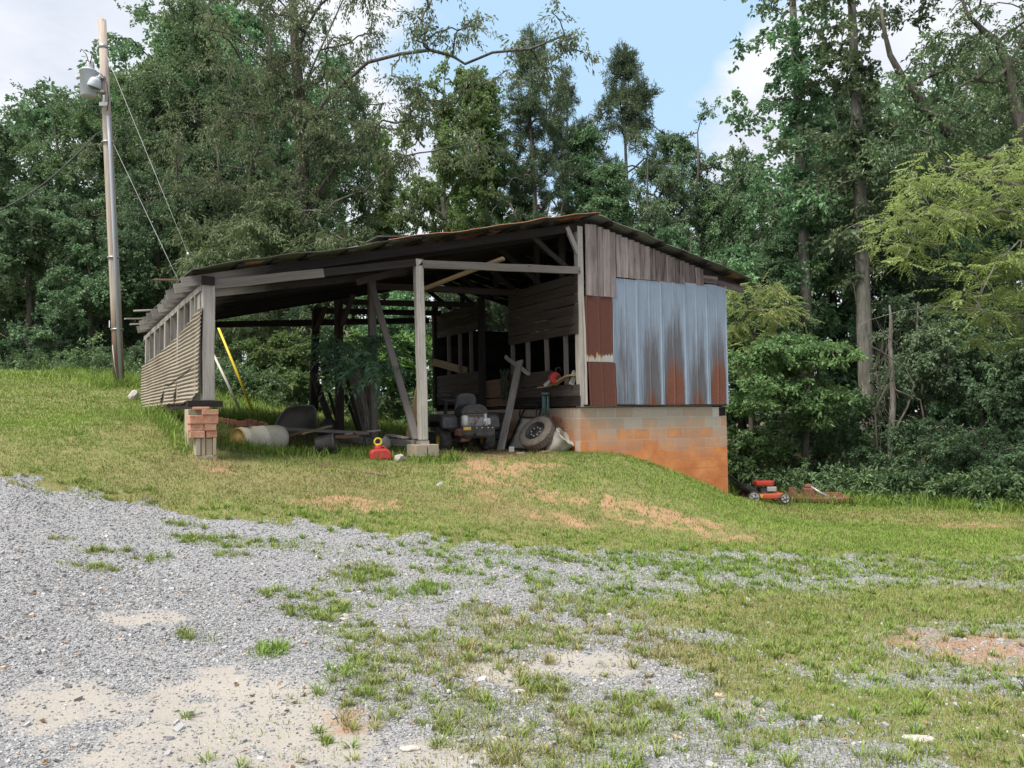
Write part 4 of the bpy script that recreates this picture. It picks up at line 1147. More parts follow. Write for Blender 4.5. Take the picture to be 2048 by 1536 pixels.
PROTO = {}
def proto_broad(key, H, wdt, seed, leaf, low=.10, per=310, n=125, L=.145, W=.085, barkm='bark', R=.85, name='broadleaf_tree', droop=.25):
    r = np.random.default_rng(seed)
    lobes = [(0, 0, H * .62, wdt * .8, wdt * .8, H * .34, int(n * .38))]
    for k in range(7):
        a = k * .9 + r.uniform(0, .5); q = r.uniform(.45, .62) * wdt
        z = H * (low + .12 + .72 * (k / 6.5)) ; s = wdt * r.uniform(.34, .5) * (1.12 - .45 * k / 6)
        lobes.append((math.cos(a) * q * (1.1 - .5 * k / 6), math.sin(a) * q * (1.1 - .5 * k / 6), z, s, s, s * .85, int(n * .62 / 7)))
    C = ellipsoid_clumps(r, lobes); C[:, 2] = np.clip(C[:, 2], H * low, H * .985)
    PROTO[key] = tree(name, 'x', 'tree', (0, 0, -500), wob(r, H * .9, n=9), H * .021, .03, C, R, per, L, W, leaf, barkm, seed, droop=droop)
    PROTO[key]['H'] = H
def proto_tall(key, H, wdt, seed, leaf, lo, per, n, L, W, barkm, R, name, style='leaf', flat=.6, droop=.2, r0=None, pen=.6):
    r = np.random.default_rng(seed)
    z = H * (lo + (1 - lo) * r.random(n) ** .85)
    f = (z / H - lo) / (1 - lo)
    q = wdt * np.clip(1.05 - f ** 1.6, .12, 1) * r.random(n) ** .6
    a = r.uniform(0, 6.283, n)
    C = np.c_[q * np.cos(a), q * np.sin(a), z]
    PROTO[key] = tree(name, 'x', 'tree', (0, 0, -500), wob(r, H * .985, n=10, a=.10), r0 or H * .013, .03, C, R, per, L, W, leaf, barkm, seed, style=style, flat=flat, droop=droop, pen=pen)
    PROTO[key]['H'] = H

proto_broad('oak_a', 14, 4.6, 11, 'leaf_oak')
proto_broad('oak_b', 15, 4.0, 12, 'leaf_blue', n=130, per=300)
proto_broad('oak_c', 12, 4.4, 13, 'leaf_dark', low=.04, n=120)
proto_broad('maple', 8, 3.4, 14, 'leaf_blue', low=.03, n=90, per=270, L=.15, W=.105, R=.7)
proto_broad('willow', 7, 2.8, 15, 'leaf_olive', low=.03, n=85, per=250, L=.17, W=.046, R=.75, droop=.7)
proto_tall('tulip', 17, 2.3, 16, 'leaf_tulip', .12, 230, 140, .16, .12, 'bark_pale', .62, 'tulip_tree')
proto_broad('tulip_b', 15, 3.6, 26, 'leaf_tulip', low=.10, n=120, per=230, L=.16, W=.12, R=.75, barkm='bark_pale', name='tulip_tree')
proto_tall('pine', 18, 3.0, 17, 'leaf_pine', .48, 330, 95, .24, .032, 'bark_pine', .66, 'pine_tree', 'needle', .8, 0, pen=.2)
proto_tall('pine2', 18, 4.0, 18, 'leaf_pine', .48, 330, 100, .25, .034, 'bark_pine', .72, 'pine_tree', 'needle', .8, 0, pen=.1)
proto_broad('shrub', 3.2, 1.8, 19, 'leaf_dark', low=.03, n=42, per=210, L=.115, W=.06, R=.50, name='shrub')
proto_broad('bush', 2.6, 1.6, 20, 'leaf_weed', low=.03, n=34, per=150, L=.13, W=.075, R=.48, name='shrub')
proto_tall('slim', 12, 1.9, 22, 'leaf_blue', .16, 250, 105, .145, .075, 'bark', .62, 'slim_tree')

used = set()
def plant(key, px, Y, top, label, rz=0.0, wide=1.0, cat='tree', group='trees of the wood', dx=0.0):
    """stand a tree of a kind on the ground at forward distance Y under pixel column px, as tall as the photo shows it"""
    p = at(px, 700, Y); x = p.x + dx; z = h1(x, Y)
    H = at(px, top, Y).z - z
    o = PROTO[key]
    if key in used: o = copy_tree(o)
    used.add(key)
    s = H / PROTO[key]['H']
    o.location = (x, Y, z - .05); o.scale = (s * wide, s * wide, s); o.rotation_euler = (0, 0, rz)
    tag(o, label, cat, group)
    return o
T = plant
# left of the pole to the big oak
T('oak_b', -40, 33, 215, 'tree at the left edge of the photo, its crown top in open white sky', .3, 1.15)
T('oak_a', 110, 34, 150, 'dense dark tree directly left of the utility pole, below the open sky', 1.3, .95)
T('oak_b', 245, 36, 80, 'tall dark tree rising straight behind the utility pole', 2.3, .95)
T('oak_a', 345, 38, -30, 'tall dark tree between the utility pole and the big oak, touching the top edge', .7, .9)
T('oak_b', 465, 37, -60, 'dark tree touching the top edge beside the big oak, on its left', 4.1, .85)
T('oak_b', 540, 34, -70, 'tall dense tree filling the gap just left of the big oak trunk', 3.3, .9)
T('oak_a', 400, 33, 20, 'dense tree crown touching the top edge above the guy wires', 5.4, .85)
T('oak_b', 655, 37, 20, 'tree crown showing in the fork right of the big oak trunk', 1.9, .65)
T('oak_a', 300, 32, 130, 'dense green tree just right of the utility pole', 2.7, .85)
T('tulip_b', 740, 39, 200, 'pale green tree under the arching oak limb', 2.2, .7)
T('maple', 60, 28, 345, 'brighter green rounded tree low in front of the left wood', .2, 1.15)
T('maple', 180, 27.5, 420, 'smaller bright green tree just left of the pole foot', 2.6, 1.0)
T('oak_c', 320, 29, 300, 'dark tree behind the guy wires, right of the pole', 1.0, .95)
T('oak_c', 430, 30, 240, 'dark tree rising behind the left end of the shed roof', 2.9, .85)
T('willow', 505, 26, 350, 'olive green drooping tree above the left part of the shed roof', .4, 1.15)
T('oak_c', 560, 32, 200, 'dark tree in the shade under the big oak, left of its trunk', 4.4, .75)
T('willow', 690, 27, 400, 'olive green drooping tree just above the middle of the shed roof', 2.0, 1.2)
T('slim', 20, 30, 420, 'slim shaded tree at the left edge behind the grass crest', 1.0, 1.6)
T('oak_c', 200, 31, 380, 'shaded low crowned tree behind the foot of the pole', 5.0, 1.0)
T('shrub', 330, 23.5, 640, 'dark shrub between the pole foot and the corrugated wall', .5, 1.1, 'shrub', 'shrubs along the wood edge')
T('shrub', 130, 27, 650, 'dark shrub on the grass crest left of the pole', 2.5, 1.4, 'shrub', 'shrubs along the wood edge')
T('shrub', 215, 25, 690, 'low dark shrub just left of the pole foot', 4.0, 1.4, 'shrub', 'shrubs along the wood edge')
T('shrub', 20, 29, 640, 'dark shrub at the left edge behind the grass crest', 1.5, 1.4, 'shrub', 'shrubs along the wood edge')
# seen through the open bay
T('willow', 470, 24.5, 560, 'drooping leafy tree seen under the roof behind the yellow guy guard', 1.1, 1.1)
T('bush', 560, 23.5, 650, 'leafy bush seen through the bay behind the grey tub', .3, 1.3, 'shrub', 'bushes behind the shed')
T('maple', 610, 25.5, 500, 'leafy tree seen through the bay behind the rear posts', 3.3, .95)
T('bush', 690, 23, 640, 'leafy bush seen through the bay behind the leaning planks', 2.3, 1.3, 'shrub', 'bushes behind the shed')
T('maple', 790, 25, 520, 'leafy tree seen through the bay between the diagonal brace and the front post', 1.3, 1.05)
T('bush', 840, 23, 650, 'leafy bush seen through the bay behind the front post', 5.1, 1.3, 'shrub', 'bushes behind the shed')
# behind the roof
T('tulip', 775, 36, 330, 'thin light green tree with a pale stem in the sky gap beside the big oak', .2, .75)
T('tulip_b', 890, 33, 85, 'light green tall tree in the middle, left of the pines', .9, .8)
T('tulip', 975, 35, 170, 'light green tall tree touching the left pine', 2.9, 1.15)
T('tulip_b', 935, 38, 280, 'light green lower tree behind the roof between two taller ones', 4.2, .9)
T('pine', 1072, 33, 70, 'bare stemmed pine above the roof ridge, leftmost of the three pines', .4, .85)
T('pine', 1140, 37, 150, 'bare stemmed pine above the roof peak, middle of the three pines', 2.1, .75)
T('pine2', 1262, 39, 105, 'broad topped pine against the blue sky, rightmost of the three pines', 1.1, .85)
T('slim', 1040, 37, 330, 'thin tree in the gap between the light green trees and the pines', 1.8, 1.0)
T('slim', 1180, 36, 260, 'dark thin tree between the middle and right pine', 3.4, 1.0)
T('maple', 1010, 31, 415, 'low green tree just above the rusty roof edge', .8, 1.0)
T('maple', 1120, 30, 425, 'low green tree right behind the roof peak', 2.2, .9)
T('oak_b', 1300, 32, 255, 'dense green tree behind the right roof slope, in front of the right pine', 1.7, .82)
T('oak_b', 1405, 33, 195, 'dense green tree with a pointed top left of the white cloud', 3.0, .86)
T('oak_a', 1480, 34, 290, 'dense green tree below the white cloud', 5.2, .75)
T('slim', 1225, 31, 330, 'slim green tree rising above the right roof slope', .6, 1.2)
T('maple', 1390, 28, 420, 'rounded green tree above the lower end of the right roof slope', 1.5, .95)
# right hand wood
T('oak_c', 1545, 31, 330, 'dark green tree behind the left tall ivy clad trunk', .6, .8)
T('oak_a', 1665, 31, 190, 'dark green tree between the two tall trunks', 2.2, .85)
T('oak_b', 1790, 30, 150, 'green tree behind and right of the two tall trunks', 3.9, .85)
T('oak_c', 1850, 27, 330, 'dark shaded tree behind the yellow green walnut', 1.2, .9)
T('oak_a', 1980, 29, 60, 'tall tree at the right edge against the bright cloud', .1, .85)
T('oak_c', 2080, 25, 260, 'dark tree cut by the right edge of the photo', 2.7, .9)
T('slim', 1560, 26, 480, 'slim shaded tree behind the dogwood', 4.4, 1.4)
T('maple', 1840, 22, 560, 'dark leafy tree right of the dead slim trunk', .9, .9)
T('maple', 1960, 21, 600, 'dark leafy tree low at the right below the walnut', 3.6, .95)
T('maple', 2070, 20, 620, 'dark leafy tree low at the right edge', 5.0, .95)
T('shrub', 1650, 23.5, 770, 'dark shrub behind the dogwood stem', .4, 1.4, 'shrub', 'shrubs along the wood edge')
T('shrub', 1700, 21, 850, 'dark shrub in front of the right tall trunk', 1.9, 1.3, 'shrub', 'shrubs along the wood edge')
T('shrub', 1850, 18.9, 830, 'dark shrub at the grass edge right of the dead trunk', 3.0, 1.3, 'shrub', 'shrubs along the wood edge')
T('shrub', 1950, 17.8, 850, 'dark shrub at the grass edge below the walnut', 4.2, 1.3, 'shrub', 'shrubs along the wood edge')
T('shrub', 2050, 17.0, 850, 'dark shrub at the grass edge, cut by the right edge', 5.4, 1.3, 'shrub', 'shrubs along the wood edge')
T('bush', 1492, 21, 850, 'bright green bush close to the right end of the block wall', 1.0, 1.15, 'shrub', 'shrubs along the wood edge')
T('shrub', 1560, 22, 880, 'dark shrub behind the red push mower', 2.2, 1.3, 'shrub', 'shrubs along the wood edge')
for k_, o_ in PROTO.items():
    if 'H' in o_: del o_['H']

# the big oak with its long limb
def W3(px, py, Y, base): return tuple(at(px, py, Y) - Vector(base))
r_ = np.random.default_rng(91)
bx = at(612, 700, 27).x; B = (bx, 27, h1(bx, 27) - .1)
trunk = [(0, 0, -.3)] + [W3(*p, B) for p in ((606, 560, 27), (603, 420, 27), (606, 300, 27), (600, 200, 27), (592, 120, 27.2), (588, 40, 27.4), (582, -60, 27.6), (575, -170, 28), (565, -300, 28.3))]
nn = 4
limbs = [(3, [W3(*p, B) for p in ((622, 250, 26.6), (650, 200, 26.3), (690, 165, 26), (735, 125, 25.7), (800, 108, 25.4), (860, 100, 25.2), (905, 112, 25), (930, 128, 25), (985, 105, 24.8), (1060, 98, 24.7), (1130, 70, 24.6))]),
         (4, [W3(*p, B) for p in ((618, 150, 27.2), (640, 100, 27.4), (668, 40, 27.6), (690, -10, 28), (730, -90, 28))]),
         (5, [W3(*p, B) for p in ((610, 60, 27), (640, 10, 26.8), (700, -40, 26.5))]),
         (4, [W3(*p, B) for p in ((560, 150, 26.5), (520, 110, 26), (470, 70, 25.7), (420, 60, 25.5))]),
         (2, [W3(*p, B) for p in ((640, 380, 26.3), (670, 330, 25.9), (690, 290, 25.6))]),
         (2, [W3(*p, B) for p in ((560, 370, 26.3), (500, 340, 25.8), (440, 330, 25.5))])]
cl = []
def sc(n, x0, x1, y0, y1, Y0, Y1):
    for _ in range(n): cl.append(W3(r_.uniform(x0, x1), r_.uniform(y0, y1), r_.uniform(Y0, Y1), B))
sc(50, 400, 620, -60, 260, 25, 29); sc(32, 330, 620, 220, 420, 25, 28); sc(14, 640, 780, -40, 130, 25.5, 28); sc(26, 620, 800, 130, 330, 25, 27.5); sc(20, 640, 820, 250, 430, 25, 27)
sc(9, 800, 1120, -30, 90, 24.2, 26); sc(14, 820, 1165, 40, 170, 24.2, 26); sc(16, 800, 960, 150, 330, 24.6, 26.5); sc(22, 420, 640, -260, -40, 26, 29); sc(14, 640, 960, -160, -40, 25, 28); sc(10, 470, 600, 380, 470, 25, 26.5)
sc(4, 1100, 1180, 60, 110, 24.4, 25)
sc(22, 555, 660, -20, 470, 26.0, 26.7); sc(12, 520, 640, 20, 260, 26.2, 27)
tree('oak_tree', 'huge old oak with a long bare limb arching right above the shed roof', 'tree', B, trunk, .30, .07, cl, .74, 135, .165, .052, 'leaf_olive', 'bark', 5, droop=.6, flat=.8, extra=limbs, twigs=7, bend=.05, pen=.5, exp=.55)

# two tall tulip trees with long visible trunks
for (pts, Y, bp, lab, sd_, sp) in (([(1622, 905), (1612, 640), (1606, 430), (1600, 300), (1594, 160), (1586, 20), (1580, -120), (1576, -230)], 26, 1624, 'tall straight tree beside the white cloud, left of the two tall trunks', 31, 75),
                                   ([(1738, 930), (1728, 640), (1722, 430), (1716, 300), (1710, 160), (1704, 20), (1700, -120), (1696, -260)], 24.5, 1738, 'tall straight tree with a thick grey trunk, right of the two tall trunks', 32, 95)):
    r_ = np.random.default_rng(sd_)
    x = at(bp, 900, Y).x; B = (x, Y, h1(x, Y) - .1)
    trunk = [(0, 0, -.3)] + [W3(a, b, Y, B) for a, b in pts]
    cl = []
    for k in range(115):
        yy = r_.uniform(-240, 480); xx = np.interp(-yy, [-p[1] for p in pts], [p[0] for p in pts]) + np.clip(r_.normal(0, 1), -1.7, 1.7) * sp * (.75 if yy > 300 else 1)
        cl.append(W3(xx, yy, Y + r_.normal(0, 1.1), B))
    for k in range(26):                                   # ivy and shoots hugging the stem
        yy = r_.uniform(80, 560); xx = np.interp(-yy, [-p[1] for p in pts], [p[0] for p in pts]) + r_.normal(0, 14)
        cl.append(W3(xx, yy, Y - .25 + r_.normal(0, .2), B))
    tree('tulip_tree', lab, 'tree', B, trunk, .23 if sd_ == 31 else .27, .07, cl, .58, 105, .15, .115, 'leaf_blue' if sd_ == 31 else 'leaf_oak', 'bark_pale', sd_, droop=.35, extra=None, pen=.3, tipr=.006, exp=.75)

# leaning tree and the big limbed tree at the right edge
r_ = np.random.default_rng(41)
Y = 23; x = at(2190, 900, Y).x; B = (x, Y, h1(x, Y) - .1)
trunk = [(0, 0, -.3)] + [W3(a, b, Y + c, B) for a, b, c in ((2170, 640, 0), (2110, 460, 0), (2040, 375, 0), (1985, 330, 0), (1925, 288, -.2), (1870, 240, -.4), (1835, 195, -.5), (1805, 155, -.6), (1780, 110, -.7), (1768, 60, -.8), (1762, 15, -.9))]
cl = [W3(r_.uniform(1730, 1960), r_.uniform(60, 330), Y + r_.uniform(-1.6, 1), B) for _ in range(44)] + [W3(r_.uniform(1930, 2120), r_.uniform(230, 420), Y + r_.uniform(-1, 1.5), B) for _ in range(24)]
tree('leaning_tree', 'dark trunk leaning steeply left across the bright cloud at upper right', 'tree', B, trunk, .30, .03, cl, .62, 120, .15, .06, 'leaf_oak', 'bark', 42, droop=.5, pen=.3, tipr=.007, exp=.7)
r_ = np.random.default_rng(43)
Y = 21; x = at(2130, 900, Y).x; B = (x, Y, h1(x, Y) - .1)
trunk = [(0, 0, -.3)] + [W3(a, b, Y, B) for a, b in ((2120, 700), (2095, 450), (2070, 350), (2048, 280), (2030, 200), (2016, 135), (1995, 85), (1965, 60), (1935, 30), (1915, -30))]
limbs = [(6, [W3(*p, B) for p in ((1985, 165, 20.8), (1955, 160, 20.6), (1925, 140, 20.4), (1890, 150, 20.3))]), (6, [W3(*p, B) for p in ((2040, 90, 21.2), (2060, 50, 21.3), (2085, 0, 21.4))])]
cl = [W3(r_.uniform(1900, 2110), r_.uniform(-80, 260), Y + r_.uniform(-1.3, 1.3), B) for _ in range(52)]
tree('broadleaf_tree', 'tree with a crooked dark limb in the upper right corner', 'tree', B, trunk, .26, .03, cl, .55, 120, .13, .05, 'leaf_oak', 'bark', 44, droop=.5, extra=limbs, pen=.3, tipr=.007, exp=.7)

# the yellow-green walnut
r_ = np.random.default_rng(51)
Y = 17.0; x = at(2260, 900, Y).x; B = (x, Y, h1(x, Y) - .1)
trunk = [(0, 0, -.3)] + [W3(a, b, Y, B) for a, b in ((2250, 760), (2225, 600), (2190, 500), (2150, 420), (2120, 330), (2100, 250))]
limbs = [(2, [W3(*p, B) for p in ((2150, 640, 16.8), (2048, 632, 16.6), (1960, 618, 16.5), (1880, 612, 16.5), (1800, 622, 16.5), (1740, 640, 16.6), (1715, 652, 16.6))]),
         (3, [W3(*p, B) for p in ((2110, 500, 16.6), (2040, 480, 16.4), (1990, 530, 16.2), (1960, 590, 16.1), (1945, 640, 16))]),
         (3, [W3(*p, B) for p in ((2100, 440, 16.8), (2000, 420, 16.7), (1920, 440, 16.6), (1850, 430, 16.6))]),
         (4, [W3(*p, B) for p in ((2060, 380, 17), (1960, 350, 17), (1880, 330, 17))])]
cl = []
for (n, x0, x1, y0, y1) in ((30, 1810, 2010, 300, 440), (30, 1790, 2060, 400, 540), (28, 1900, 2100, 500, 640), (16, 1960, 2110, 280, 420), (5, 1730, 1800, 440, 500), (8, 1950, 2080, 630, 690)):
    for _ in range(n): cl.append(W3(r_.uniform(x0, x1), r_.uniform(y0, y1), Y + r_.uniform(-1.1, 1.0), B))
tree('walnut_tree', 'yellow green walnut reaching in from the right with feathery leaves', 'tree', B, trunk, .22, .06, cl, .40, 9, .38, .10, 'leaf_walnut', 'bark_pale', 52, style='pinnate', droop=.22, flat=.4, extra=limbs, twigs=6, pen=.2, tipr=.006, bend=.05, exp=.85)
# sumac by the wall, dogwood
r_ = np.random.default_rng(61)
Y = 22.5; x = at(1500, 900, Y).x; B = (x, Y, h1(x, Y) - .1)
cl = [W3(r_.uniform(1440, 1580), r_.uniform(560, 740), Y + r_.uniform(-1, 1), B) for _ in range(55)]
tree('sumac_tree', 'yellow green feathery tree beside the right end of the metal wall', 'tree', B, [(0, 0, -.3), (.05, 0, 1.2), (.1, .1, 2.4), (.2, .1, 3.4), (.25, .1, 4.2)], .10, .03, cl, .5, 14, .36, .10, 'leaf_walnut', 'bark', 62, style='pinnate', droop=.5, flat=.4, twigs=6, pen=.5)
r_ = np.random.default_rng(63)
Y = 21; x = at(1612, 900, Y).x; B = (x, Y, h1(x, Y) - .1)
cl = []
for (xc, yc, wx, n) in ((1600, 690, 100, 34), (1530, 715, 75, 20), (1665, 700, 50, 12), (1510, 790, 55, 20), (1650, 790, 60, 18), (1560, 760, 60, 12), (1630, 830, 40, 10)):
    for _ in range(n): cl.append(W3(xc + r_.normal(0, .5) * wx, yc + r_.normal(0, 9) + abs(r_.normal(0, 7)), Y - .3 + r_.normal(0, .55), B))
tree('dogwood_tree', 'bright green dogwood with layered sprays of leaves behind the push mower', 'tree', B, [(0, 0, -.3), (-.02, 0, 1.0), (.05, 0, 1.8), (-.05, .1, 2.6), (-.1, .1, 3.4)], .10, .03, cl, .52, 120, .13, .075, 'leaf_dogwood', 'bark', 64, droop=.3, flat=.22, twigs=9, pen=.3)
r_ = np.random.default_rng(65)
Y = 20.5; x = at(1488, 900, Y).x; B = (x, Y, h1(x, Y) - .1)
cl = [W3(r_.uniform(1462, 1535), r_.uniform(865, 950), Y + r_.uniform(-.6, .6), B) for _ in range(30)]
tree('shrub', 'low bright green shrub peeping round the block corner', 'shrub', B, [(0, 0, -.2), (0, 0, .3), (.05, 0, .7)], .03, .01, cl, .3, 110, .12, .07, 'leaf_dogwood', 'bark', 66, group='shrubs along the wood edge', tipr=.006)

# dead slim tree hung with bare vines
r_ = np.random.default_rng(71)
Y = 20.8; x = at(1783, 940, Y).x; B = (x, Y, h1(x, Y) - .05)
dt = thing('dead_tree', B, 'slim dead tree hung with bare grey vines, right of the thick trunk', 'tree')
mb = MB(72)
mb.tube([(0, 0, -.2)] + [W3(a, b, Y, B) for a, b in ((1782, 880), (1786, 800), (1784, 740), (1780, 690), (1782, 640), (1779, 610))], [.10, .09, .075, .06, .055, .04, .02], 9)
mb.build('trunk', M['bark_pale'], dt)
mb = MB(73)
for k in range(30):
    a = Vector(W3(r_.uniform(1755, 1800), r_.uniform(700, 930), Y + r_.normal(0, .2), B)); b = a + Vector((r_.normal(0, .35), r_.normal(0, .25), r_.uniform(.5, 1.9)))
    mb.tube([a, a.lerp(b, .35) + Vector(r_.normal(0, .07, 3)), a.lerp(b, .7) + Vector(r_.normal(0, .10, 3)), b], [.010, .008, .006, .003], 5, cap=False)
for pl in (((1790, 860), (1815, 815), (1828, 770), (1810, 735), (1775, 712)), ((1775, 712), (1740, 690), (1760, 660), (1795, 690)), ((1790, 780), (1840, 800), (1850, 850)), ((1775, 770), (1750, 820), (1755, 900))):
    mb.tube([Vector(W3(a, b, Y - .2, B)) for a, b in pl], [.03, .025, .02, .015, .01][:len(pl)], 6, cap=False)
mb.build('vine', M['bark'], dt)

# woodland further back: one mass nobody could count
def woodland():
    r = np.random.default_rng(81)
    Cs, Rs = [], []
    for (xa, xb, ya, yb, n, px) in ((-46, -12, 42, 50, 620, None), (10, 36, 35, 44, 560, None), (-13, 10, 48, 56, 260, None), (8, 26, 27, 33, 160, None), (-32, -11, 33, 39, 200, None)):
        x = r.uniform(xa, xb, n); y = r.uniform(ya, yb, n)
        p = 1024 + x / y * F
        top = np.interp(p, [-200, 0, 250, 560, 640, 700, 1200, 1460, 1520, 1700, 2300], [260, 230, 60, 60, 250, 440, 460, 400, 300, 180, 100])
        if xa == 8: top = np.full(n, 560.)
        if xa == -32: top = np.full(n, 470.)
        g0 = hz(x, y); ht = EYE + (831 - top) / F * y
        z = g0 + (ht - g0) * r.random(n) ** .9
        Cs.append(np.c_[x, y, np.maximum(z, g0 + .3)]); Rs.append(np.full(n, 1.35 if ya > 34 else 1.0))
    C, R = np.concatenate(Cs), np.concatenate(Rs)
    V, v, old = foliage(r, C, R, 90, .34, .24, .2, .8, 8)
    o = cards_mesh('woodland', V, v, old, M['leaf_dark'], None)
    tag(o, 'shaded mass of distant wood filling the gaps behind the nearer trees', 'woodland', kind='stuff')
woodland()
def undergrowth():
    r = np.random.default_rng(83)
    Cs = []
    for (xa, ya, xb, yb, wv, n, hh) in ((5.4, 21, 8.3, 19.2, .7, 80, .6), (8.3, 19.2, 10.5, 16.7, .7, 120, .65), (10.5, 16.7, 13.2, 14.4, .7, 100, .7), (6.5, 22, 15, 19, .8, 120, 1.3), (-17, 27, -9.0, 22.3, .9, 130, .6), (-8.5, 22.3, -1.5, 22.0, .8, 150, .8), (-7.2, 22.2, -8.3, 20.6, .3, 25, .5), (-13, 25, -6, 24.5, .8, 60, 1.2)):
        t = r.random(n); x = xa + (xb - xa) * t + r.normal(0, .3, n); y = ya + (yb - ya) * t + r.normal(0, wv * .5, n)
        Cs.append(np.c_[x, y, hz(x, y) + hh * r.random(n) ** 1.3 + .08])
    C = np.concatenate(Cs)
    V, v, old = foliage(r, C, np.full(len(C), .38), 70, .13, .055, .2, .8, 7)
    o = cards_mesh('undergrowth', V, v, old, M['leaf_oak'], None)
    tag(o, 'rank green weeds and seedlings along the foot of the wood', 'undergrowth', kind='stuff')
undergrowth()

# ------------------------------------------------------------------ things in and around the shed
M['dark_plastic'] = plain('dark_grey_plastic', (0.030, 0.032, 0.038), .5, dirt=(0.16, 0.145, 0.125), dirt_amt=.35)
M['black_paint'] = plain('black_paint', (0.022, 0.022, 0.024), .5, dirt=(0.12, 0.10, 0.08), dirt_amt=.4)
M['rubber'] = plain('weathered_rubber', (0.030, 0.030, 0.031), .85, dirt=(0.15, 0.13, 0.11), dirt_amt=.5, scale=14)
M['rubber_dusty'] = plain('dusty_rubber', (0.135, 0.12, 0.10), .92, dirt=(0.28, 0.22, 0.165), dirt_amt=.6, scale=10)
M['steel'] = plain('dull_steel', (0.36, 0.37, 0.38), .45, .6, dirt=(0.20, 0.15, 0.11), dirt_amt=.5, scale=20)
M['alu'] = plain('bare_aluminium', (0.50, 0.50, 0.50), .5, .5, dirt=(0.25, 0.22, 0.18), dirt_amt=.5, scale=18)
M['yellow'] = plain('faded_yellow', (0.55, 0.36, 0.05), .6, dirt=(0.20, 0.14, 0.07), dirt_amt=.6)
M['guard_yellow'] = plain('yellow_guard', (0.68, 0.52, 0.03), .45, dirt=(0.35, 0.27, 0.06), dirt_amt=.4)
M['white_plastic'] = plain('white_plastic', (0.48, 0.47, 0.43), .5, dirt=(0.36, 0.31, 0.20), dirt_amt=.5, scale=5)
M['tank'] = plain('yellowed_tank', (0.56, 0.54, 0.46), .5, dirt=(0.36, 0.30, 0.17), dirt_amt=.6, scale=4)
M['tank_end'] = plain('yellow_stained_tank_end', (0.48, 0.34, 0.11), .55, dirt=(0.30, 0.20, 0.07), dirt_amt=.6, scale=5)
M['red'] = plain('red_plastic', (0.46, 0.035, 0.028), .45, dirt=(0.26, 0.07, 0.05), dirt_amt=.6, scale=14)
M['orange_red'] = plain('orange_red_paint', (0.52, 0.085, 0.035), .5, dirt=(0.26, 0.12, 0.07), dirt_amt=.65, scale=14)
M['rust'] = plain('flaking_red_rust', (0.20, 0.085, 0.055), .9, dirt=(0.15, 0.07, 0.045), dirt_amt=.7, scale=12, bstr=.5)
M['sling'] = plain('grey_sling_cloth', (0.56, 0.53, 0.48), .9, dirt=(0.36, 0.33, 0.28), dirt_amt=.5)
M['teal'] = plain('teal_painted_metal', (0.11, 0.20, 0.21), .5, dirt=(0.20, 0.26, 0.26), dirt_amt=.4)
M['tub'] = plain('grey_moulded_tub', (0.15, 0.15, 0.145), .6, dirt=(0.24, 0.215, 0.18), dirt_amt=.6, scale=5)
M['concrete'] = plain('pale_concrete', (0.42, 0.40, 0.37), .95, dirt=(0.30, 0.25, 0.20), dirt_amt=.6, scale=9, bstr=.6)
M['galv_paint'] = plain('pale_grey_enamel', (0.46, 0.50, 0.55), .4, dirt=(0.34, 0.36, 0.37), dirt_amt=.4, scale=5)
M['pvc'] = plain('grey_pvc', (0.36, 0.40, 0.45), .5, dirt=(0.28, 0.28, 0.28), dirt_amt=.4, scale=4)
M['wire'] = plain('galvanised_wire', (0.26, 0.27, 0.265), .5, .4)
M['cable'] = plain('black_cable', (0.03, 0.03, 0.032), .6)
M['green_dark'] = plain('dark_green_straps', (0.045, 0.060, 0.036), .8, var=.6, scale=40)
M['porcelain'] = plain('white_porcelain', (0.62, 0.63, 0.64), .3)
M['glassdark'] = plain('smoked_lens', (0.10, 0.10, 0.085), .25, spec=.5)
def polemat():
    m_, g_, out = new_mat('pole_timber')
    oc = g_.n('ShaderNodeTexCoord').outputs['Object']; z = g_.n('ShaderNodeSeparateXYZ', {0: oc}).outputs[2]
    gr = g_.noise(g_.mapping(oc, (30, 30, .8)), 1.0, 5, .65)
    bl = g_.noise(g_.mapping(oc, (3, 3, 1.2)), 1.0, 4, .6)
    c = g_.mix(g_.rng(gr, .3, .7), (0.25, 0.205, 0.175), (0.48, 0.42, 0.365))
    c = g_.mix(g_.rng(gr, .62, .72, 0, .7), c, (0.12, 0.09, 0.07))
    low = g_.rng(g_.math('SUBTRACT', z, g_.math('MULTIPLY', g_.math('SUBTRACT', bl, .5), 2.4)), 2.4, .7)
    c = g_.mix(g_.math('MULTIPLY', low, .85), c, g_.mix(gr, (0.13, 0.062, 0.038), (0.36, 0.19, 0.11)))
    vor = g_.n('ShaderNodeTexVoronoi', {'Vector': g_.mapping(oc, (7, 7, 2.2)), 'Scale': 1.0}).outputs['Distance']
    c = g_.mix(g_.rng(vor, .13, .06, 0, .8), c, (0.07, 0.05, 0.04))
    bsdf(g_, out, c, .9, 0, .15, gr, .6, .008)
    return m_
M['pole'] = polemat()

def at_lx(px, py, lx):
    """the point of the plane lx = const of the shed's frame under a pixel of the photograph"""
    d = CAMROT @ Vector(((px - 1024) / F, -(py - 768) / F, -1.0)); o = Vector((0, 0, EYE))
    t = ((SHED + UX * lx - o).dot(UX)) / d.dot(UX)
    return o + d * t
def rot(axis, deg): return Matrix.Rotation(math.radians(deg), 4, axis)
def T3(x, y, z): return Matrix.Translation((x, y, z))
def zaxis(n, p=(0, 0, 0)):
    """matrix that turns z to direction n and moves to p"""
    m_ = Vector(n).normalized().to_track_quat('Z', 'Y').to_matrix().to_4x4(); m_.translation = p
    return m_

